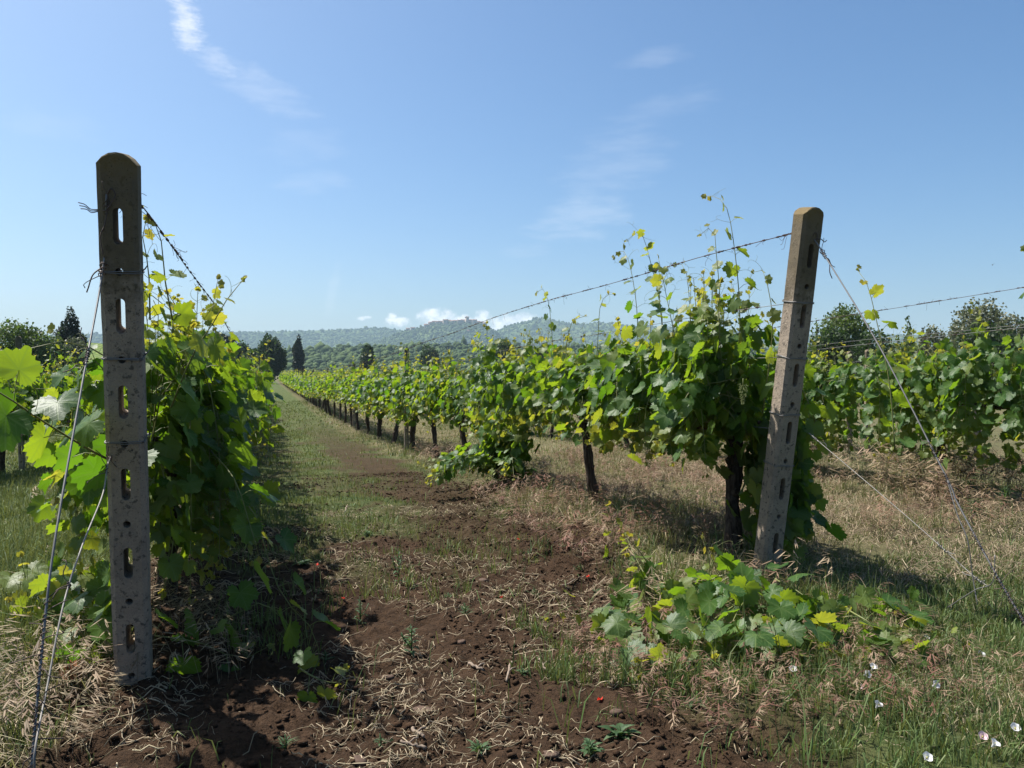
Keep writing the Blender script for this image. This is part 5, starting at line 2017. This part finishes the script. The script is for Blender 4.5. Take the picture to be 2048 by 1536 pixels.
def ridge(name, label, sky_px, D, depth, mat_, kind='structure', n_woods=0, wood_size=6, wood_label=None, seed=0, rough=.05, back=.7):
    sx_ = [a for a, b in sky_px]
    sy_ = [b for a, b in sky_px]
    U = np.linspace(sx_[0], sx_[-1], 190)
    S = np.linspace(0, 1, 34)
    azs = np.array([px_az(u) for u in U])
    rad_of = np.concatenate([np.linspace(D - depth, D, 24), np.linspace(D, D + depth * back, 11)[1:]])
    s_of = np.concatenate([np.linspace(0, 1, 24), np.linspace(1, 0.15, 11)[1:]])
    skyl = np.interp(U, sx_, sy_)
    top = np.array([at_r(u, v, D).z for u, v in zip(U, skyl)])
    X = rad_of[:, None] * np.sin(azs)[None]
    Y = rad_of[:, None] * np.cos(azs)[None]
    prof = s_of ** 1.25
    sc_ = 1.0 / (depth * .35)
    nz_ = fbm(X * sc_, Y * sc_, seed, 5) - .5
    Z = (top[None] * prof[:, None]) * (1 + nz_ * .8 * (1 - s_of[:, None]) ** .8) - 1.5 * (1 - s_of[:, None])
    Z[0] = -2.6
    V_ = np.stack([X, Y, Z], -1).reshape(-1, 3)
    c_ = len(U)
    i_ = (np.arange(len(rad_of) - 1)[:, None] * c_ + np.arange(c_ - 1)[None]).ravel()
    T_ = np.vstack([np.stack([i_, i_ + 1, i_ + c_ + 1], -1), np.stack([i_, i_ + c_ + 1, i_ + c_], -1)])
    T_ = T_[:, ::-1]
    g_ = Geo()
    g_.add(V_, T_)
    tag(g_.build(name, mat_), label, kind=kind)
    RIDGES[name] = (U, top, D)
    if n_woods:
        r_ = np.random.default_rng(seed)
        fr = r_.uniform(0, c_ - 1.01, n_woods)
        fs = r_.random(n_woods) ** .7 * 26
        ix_, iy_ = fr.astype(int), fs.astype(int)
        fx, fy = fr - ix_, fs - iy_
        G3 = V_.reshape(len(rad_of), c_, 3)
        O = (G3[iy_, ix_] * ((1 - fx) * (1 - fy))[:, None] + G3[iy_, ix_ + 1] * (fx * (1 - fy))[:, None] + G3[iy_ + 1, ix_] * ((1 - fx) * fy)[:, None] + G3[iy_ + 1, ix_ + 1] * (fx * fy)[:, None])
        w_ = Geo()
        for v in range(6):
            k = np.arange(n_woods) % 6 == v
            m_ = k.sum()
            tv = ico_v * (1 + r_.uniform(-.3, .3, (12, 1)))
            s_ = wood_size * r_.lognormal(0, .35, m_)
            tall = r_.uniform(.75, 1.25, m_) * np.where(r_.random(m_) < .03, 1.9, 1)
            M = np.zeros((m_, 3, 3))
            a = r_.uniform(0, 6.3, m_)
            M[:, 0, 0], M[:, 0, 1], M[:, 1, 0], M[:, 1, 1] = np.cos(a) * s_, -np.sin(a) * s_, np.sin(a) * s_, np.cos(a) * s_
            M[:, 2, 2] = s_ * tall
            w_.inst(tv, ico_t, M, O[k] + np.array([0, 0, 1]) * (s_ * .35)[:, None], np.stack([np.ones(m_), r_.random(m_), np.zeros(m_)], -1))
        tag(w_.build('woodland', FOREST, smooth=False), wood_label, 'woods', kind='stuff')


ridge('far_hills', 'long hazy blue green hills on the skyline past the pine', [(-300, 676), (60, 672), (160, 669), (300, 665), (440, 664), (540, 664), (600, 662), (700, 659), (750, 655), (780, 657), (830, 666), (900, 692), (960, 715)], 3300, 1100, HILL, n_woods=15000, wood_size=3.2, wood_label='hazy woods covering the far hills beyond the pine', seed=3)
ridge('far_hills', 'rounded hazy hill to the side of the village hill', [(930, 715), (975, 675), (1000, 657), (1035, 647), (1070, 638), (1085, 635), (1120, 643), (1160, 650), (1190, 645), (1220, 647), (1260, 652), (1330, 654), (1400, 662), (1650, 670), (2100, 672), (2500, 682)], 3000, 1000, HILL, n_woods=15000, wood_size=3.0, wood_label='hazy woods on the rounded hill beside the village hill', seed=5)
ridge('village_hill', 'steep wooded hill crowned by a village', [(600, 722), (690, 705), (740, 690), (800, 664), (830, 657), (850, 654), (862, 648), (880, 645), (935, 644), (960, 646), (978, 654), (1000, 670), (1040, 690), (1100, 708), (1160, 722)], 2500, 560, HILL, n_woods=8000, wood_size=2.7, wood_label='woods on the slopes of the village hill', seed=7)
ridge('wooded_slope', 'low wooded rise in front of the hills', [(330, 735), (440, 718), (520, 712), (600, 703), (680, 697), (750, 696), (800, 694), (860, 690), (950, 693), (1050, 697), (1200, 694), (1400, 702), (1800, 708), (2300, 715)], 760, 330, HILL, n_woods=9000, wood_size=1.8, wood_label='dense low woods on the near rise before the hills', seed=9)
ridge('sloping_field', 'sloping light green field beyond the outer rows', [(-300, 690), (100, 690), (165, 684), (215, 688), (270, 700), (330, 716), (400, 737)], 190, 95, MEADOW, seed=12)

U, top, D = RIDGES['village_hill']


def house(px_, dr, wm, hm, dm, label, rz, roof=True, seed=0, dz=0.0):
    p = at_r(px_, 743, D + dr)
    z = float(np.interp(px_, U, top)) - 2.5 + dz
    e = tag(empty('village_house', (p.x, p.y, z), rz), label, 'house', 'houses of the hilltop village')
    hx, hy = wm / 2, dm / 2
    g_ = Geo()
    P = [(-hx, -hy, -8), (hx, -hy, -8), (hx, hy, -8), (-hx, hy, -8), (-hx, -hy, hm), (hx, -hy, hm), (hx, hy, hm), (-hx, hy, hm), (-hx, 0, hm + dm * .2), (hx, 0, hm + dm * .2)]
    g_.add(P, [(0, 1, 5), (0, 5, 4), (1, 2, 6), (1, 6, 5), (2, 3, 7), (2, 7, 6), (3, 0, 4), (3, 4, 7), (4, 8, 7), (5, 6, 9)])
    g_.build('wall', PLASTER, e, smooth=False)
    r_ = Geo()
    o = .5
    rz_ = hm + dm * .2 + .25
    Q = [(-hx - o, -hy - o, hm), (hx + o, -hy - o, hm), (hx + o, 0, rz_), (-hx - o, 0, rz_), (-hx - o, hy + o, hm), (hx + o, hy + o, hm), (-hx - o, -hy - o, hm + .3), (hx + o, -hy - o, hm + .3), (hx + o, 0, rz_ + .3), (-hx - o, 0, rz_ + .3), (-hx - o, hy + o, hm + .3), (hx + o, hy + o, hm + .3)]
    r_.add(Q, [(0, 2, 1), (0, 3, 2), (3, 5, 2), (3, 4, 5), (6, 7, 8), (6, 8, 9), (9, 8, 11), (9, 11, 10), (0, 1, 7), (0, 7, 6), (5, 4, 10), (5, 10, 11), (1, 2, 8), (1, 8, 7), (2, 5, 11), (2, 11, 8), (0, 6, 9), (0, 9, 3), (3, 9, 10), (3, 10, 4)])
    r_.build('roof', ROOF, e, smooth=False)
    for k in range(max(2, int(wm / 4))):
        wx_ = -hx + wm * (k + .5) / max(2, int(wm / 4))
        wg = Geo()
        a, b = hm * .35, hm * .35 + 1.6
        wg.add([(wx_ - .5, -hy - .06, a), (wx_ + .5, -hy - .06, a), (wx_ + .5, -hy - .06, b), (wx_ - .5, -hy - .06, b), (wx_ - .5, -hy + .1, a), (wx_ + .5, -hy + .1, a), (wx_ + .5, -hy + .1, b), (wx_ - .5, -hy + .1, b)],
               [(0, 1, 2), (0, 2, 3), (0, 3, 7), (0, 7, 4), (1, 5, 6), (1, 6, 2), (3, 2, 6), (3, 6, 7), (0, 4, 5), (0, 5, 1)])
        wg.build('window', DARK, e, smooth=False)


r_ = random.Random(3)
hp = [(816, 0), (826, -10), (852, -30), (862, -8), (869, 0), (876, -14), (884, 0), (891, -20), (898, 2), (905, -12), (912, 0), (919, -22), (926, 0), (942, -4), (949, -16), (956, 2), (963, -14), (970, -30)]
for k, (a, dr) in enumerate(hp):
    house(a, dr, r_.uniform(9, 15), r_.uniform(5, 8.5), r_.uniform(8, 11), 'tiny stone house with tiled roof on the hilltop village skyline' if k > 1 else ('tiny house on the lower shoulder of the village hill' if k == 0 else 'tiny upper house on the shoulder below the village'), px_az(a) * -1 + r_.uniform(-.5, .5), seed=k)
for (a, b, lb) in ((935, 663, 'tiny pale house alone on the slope below the village'), (905, 668, 'tiny house on the village slope, left of the pale lone one')):
    p = at_r(a, b, D - 170)
    z = float(np.interp(a, U, top))
    house(a, -120, 11, 7, 9, lb, 0, dz=p.z - z)
# church tower
p = at_r(934, 743, D - 8)
z = float(np.interp(934, U, top))
e = tag(empty('church_tower', (p.x, p.y, z - 4), .3), 'pale square tower rising above the hilltop village roofs', 'tower')
ht = at_r(934, 634, D - 8).z - z + 4
g_ = Geo()
w_ = 4.4
P = [(sx * w_, sy * w_, zz) for zz in (0, ht) for (sx, sy) in ((-1, -1), (1, -1), (1, 1), (-1, 1))]
g_.add(P, [(0, 1, 5), (0, 5, 4), (1, 2, 6), (1, 6, 5), (2, 3, 7), (2, 7, 6), (3, 0, 4), (3, 4, 7), (4, 5, 6), (4, 6, 7)])
g_.build('wall', PLASTER, e, smooth=False)
g_ = Geo()
c_ = w_ + .6
P = [(sx * c_, sy * c_, zz) for zz in (ht - 1.2, ht + .4) for (sx, sy) in ((-1, -1), (1, -1), (1, 1), (-1, 1))] + [(0, 0, ht + 2.2)]
g_.add(P, [(0, 1, 5), (0, 5, 4), (1, 2, 6), (1, 6, 5), (2, 3, 7), (2, 7, 6), (3, 0, 4), (3, 4, 7), (4, 5, 8), (5, 6, 8), (6, 7, 8), (7, 4, 8), (0, 2, 1), (0, 3, 2)])
g_.build('roof', ROOF, e, smooth=False)
for sx in (-1, 1):
    g_ = Geo()
    a, b, q = ht - 7, ht - 3, -w_ - .06
    g_.add([(sx * 2 - .9, q, a), (sx * 2 + .9, q, a), (sx * 2 + .9, q, b), (sx * 2, q, b + 1), (sx * 2 - .9, q, b), (sx * 2 - .9, q + .2, a), (sx * 2 + .9, q + .2, a)], [(0, 1, 2), (0, 2, 4), (4, 2, 3), (0, 5, 6), (0, 6, 1)])
    g_.build('belfry_opening', DARK, e, smooth=False)

# ------------------------------------------------------------------ the air between here and the hills
if HAZE > 0:
    bx0, bx1, by0, by1, bz0, bz1 = -3900, 4200, -120, 5200, -4.6, 222
    me = bpy.data.meshes.new('haze')
    me.from_pydata([(bx0, by0, bz0), (bx1, by0, bz0), (bx1, by1, bz0), (bx0, by1, bz0), (bx0, by0, bz1), (bx1, by0, bz1), (bx1, by1, bz1), (bx0, by1, bz1)], [],
                   [(0, 3, 2, 1), (4, 5, 6, 7), (0, 1, 5, 4), (1, 2, 6, 5), (2, 3, 7, 6), (3, 0, 4, 7)])
    m, n = mat('haze')
    pv = n.new('ShaderNodeVolumePrincipled')
    pv.inputs['Color'].default_value = (0.62, 0.84, 1.0, 1)
    pv.inputs['Density'].default_value = HAZE
    pv.inputs['Anisotropy'].default_value = 0.0
    o_ = n.new('ShaderNodeOutputMaterial')
    n.link(pv.outputs[0], o_.inputs['Volume'])
    me.materials.append(m)
    ho = bpy.data.objects.new('haze', me)
    COL.objects.link(ho)
    tag(ho, 'pale blue summer haze lying between the vineyard and hills', kind='stuff')

sc.render.engine = 'CYCLES'
sc.cycles.max_bounces = 8
sc.cycles.diffuse_bounces = 3
sc.cycles.glossy_bounces = 2
sc.cycles.transmission_bounces = 4
sc.cycles.volume_bounces = 0
sc.cycles.use_denoising = True
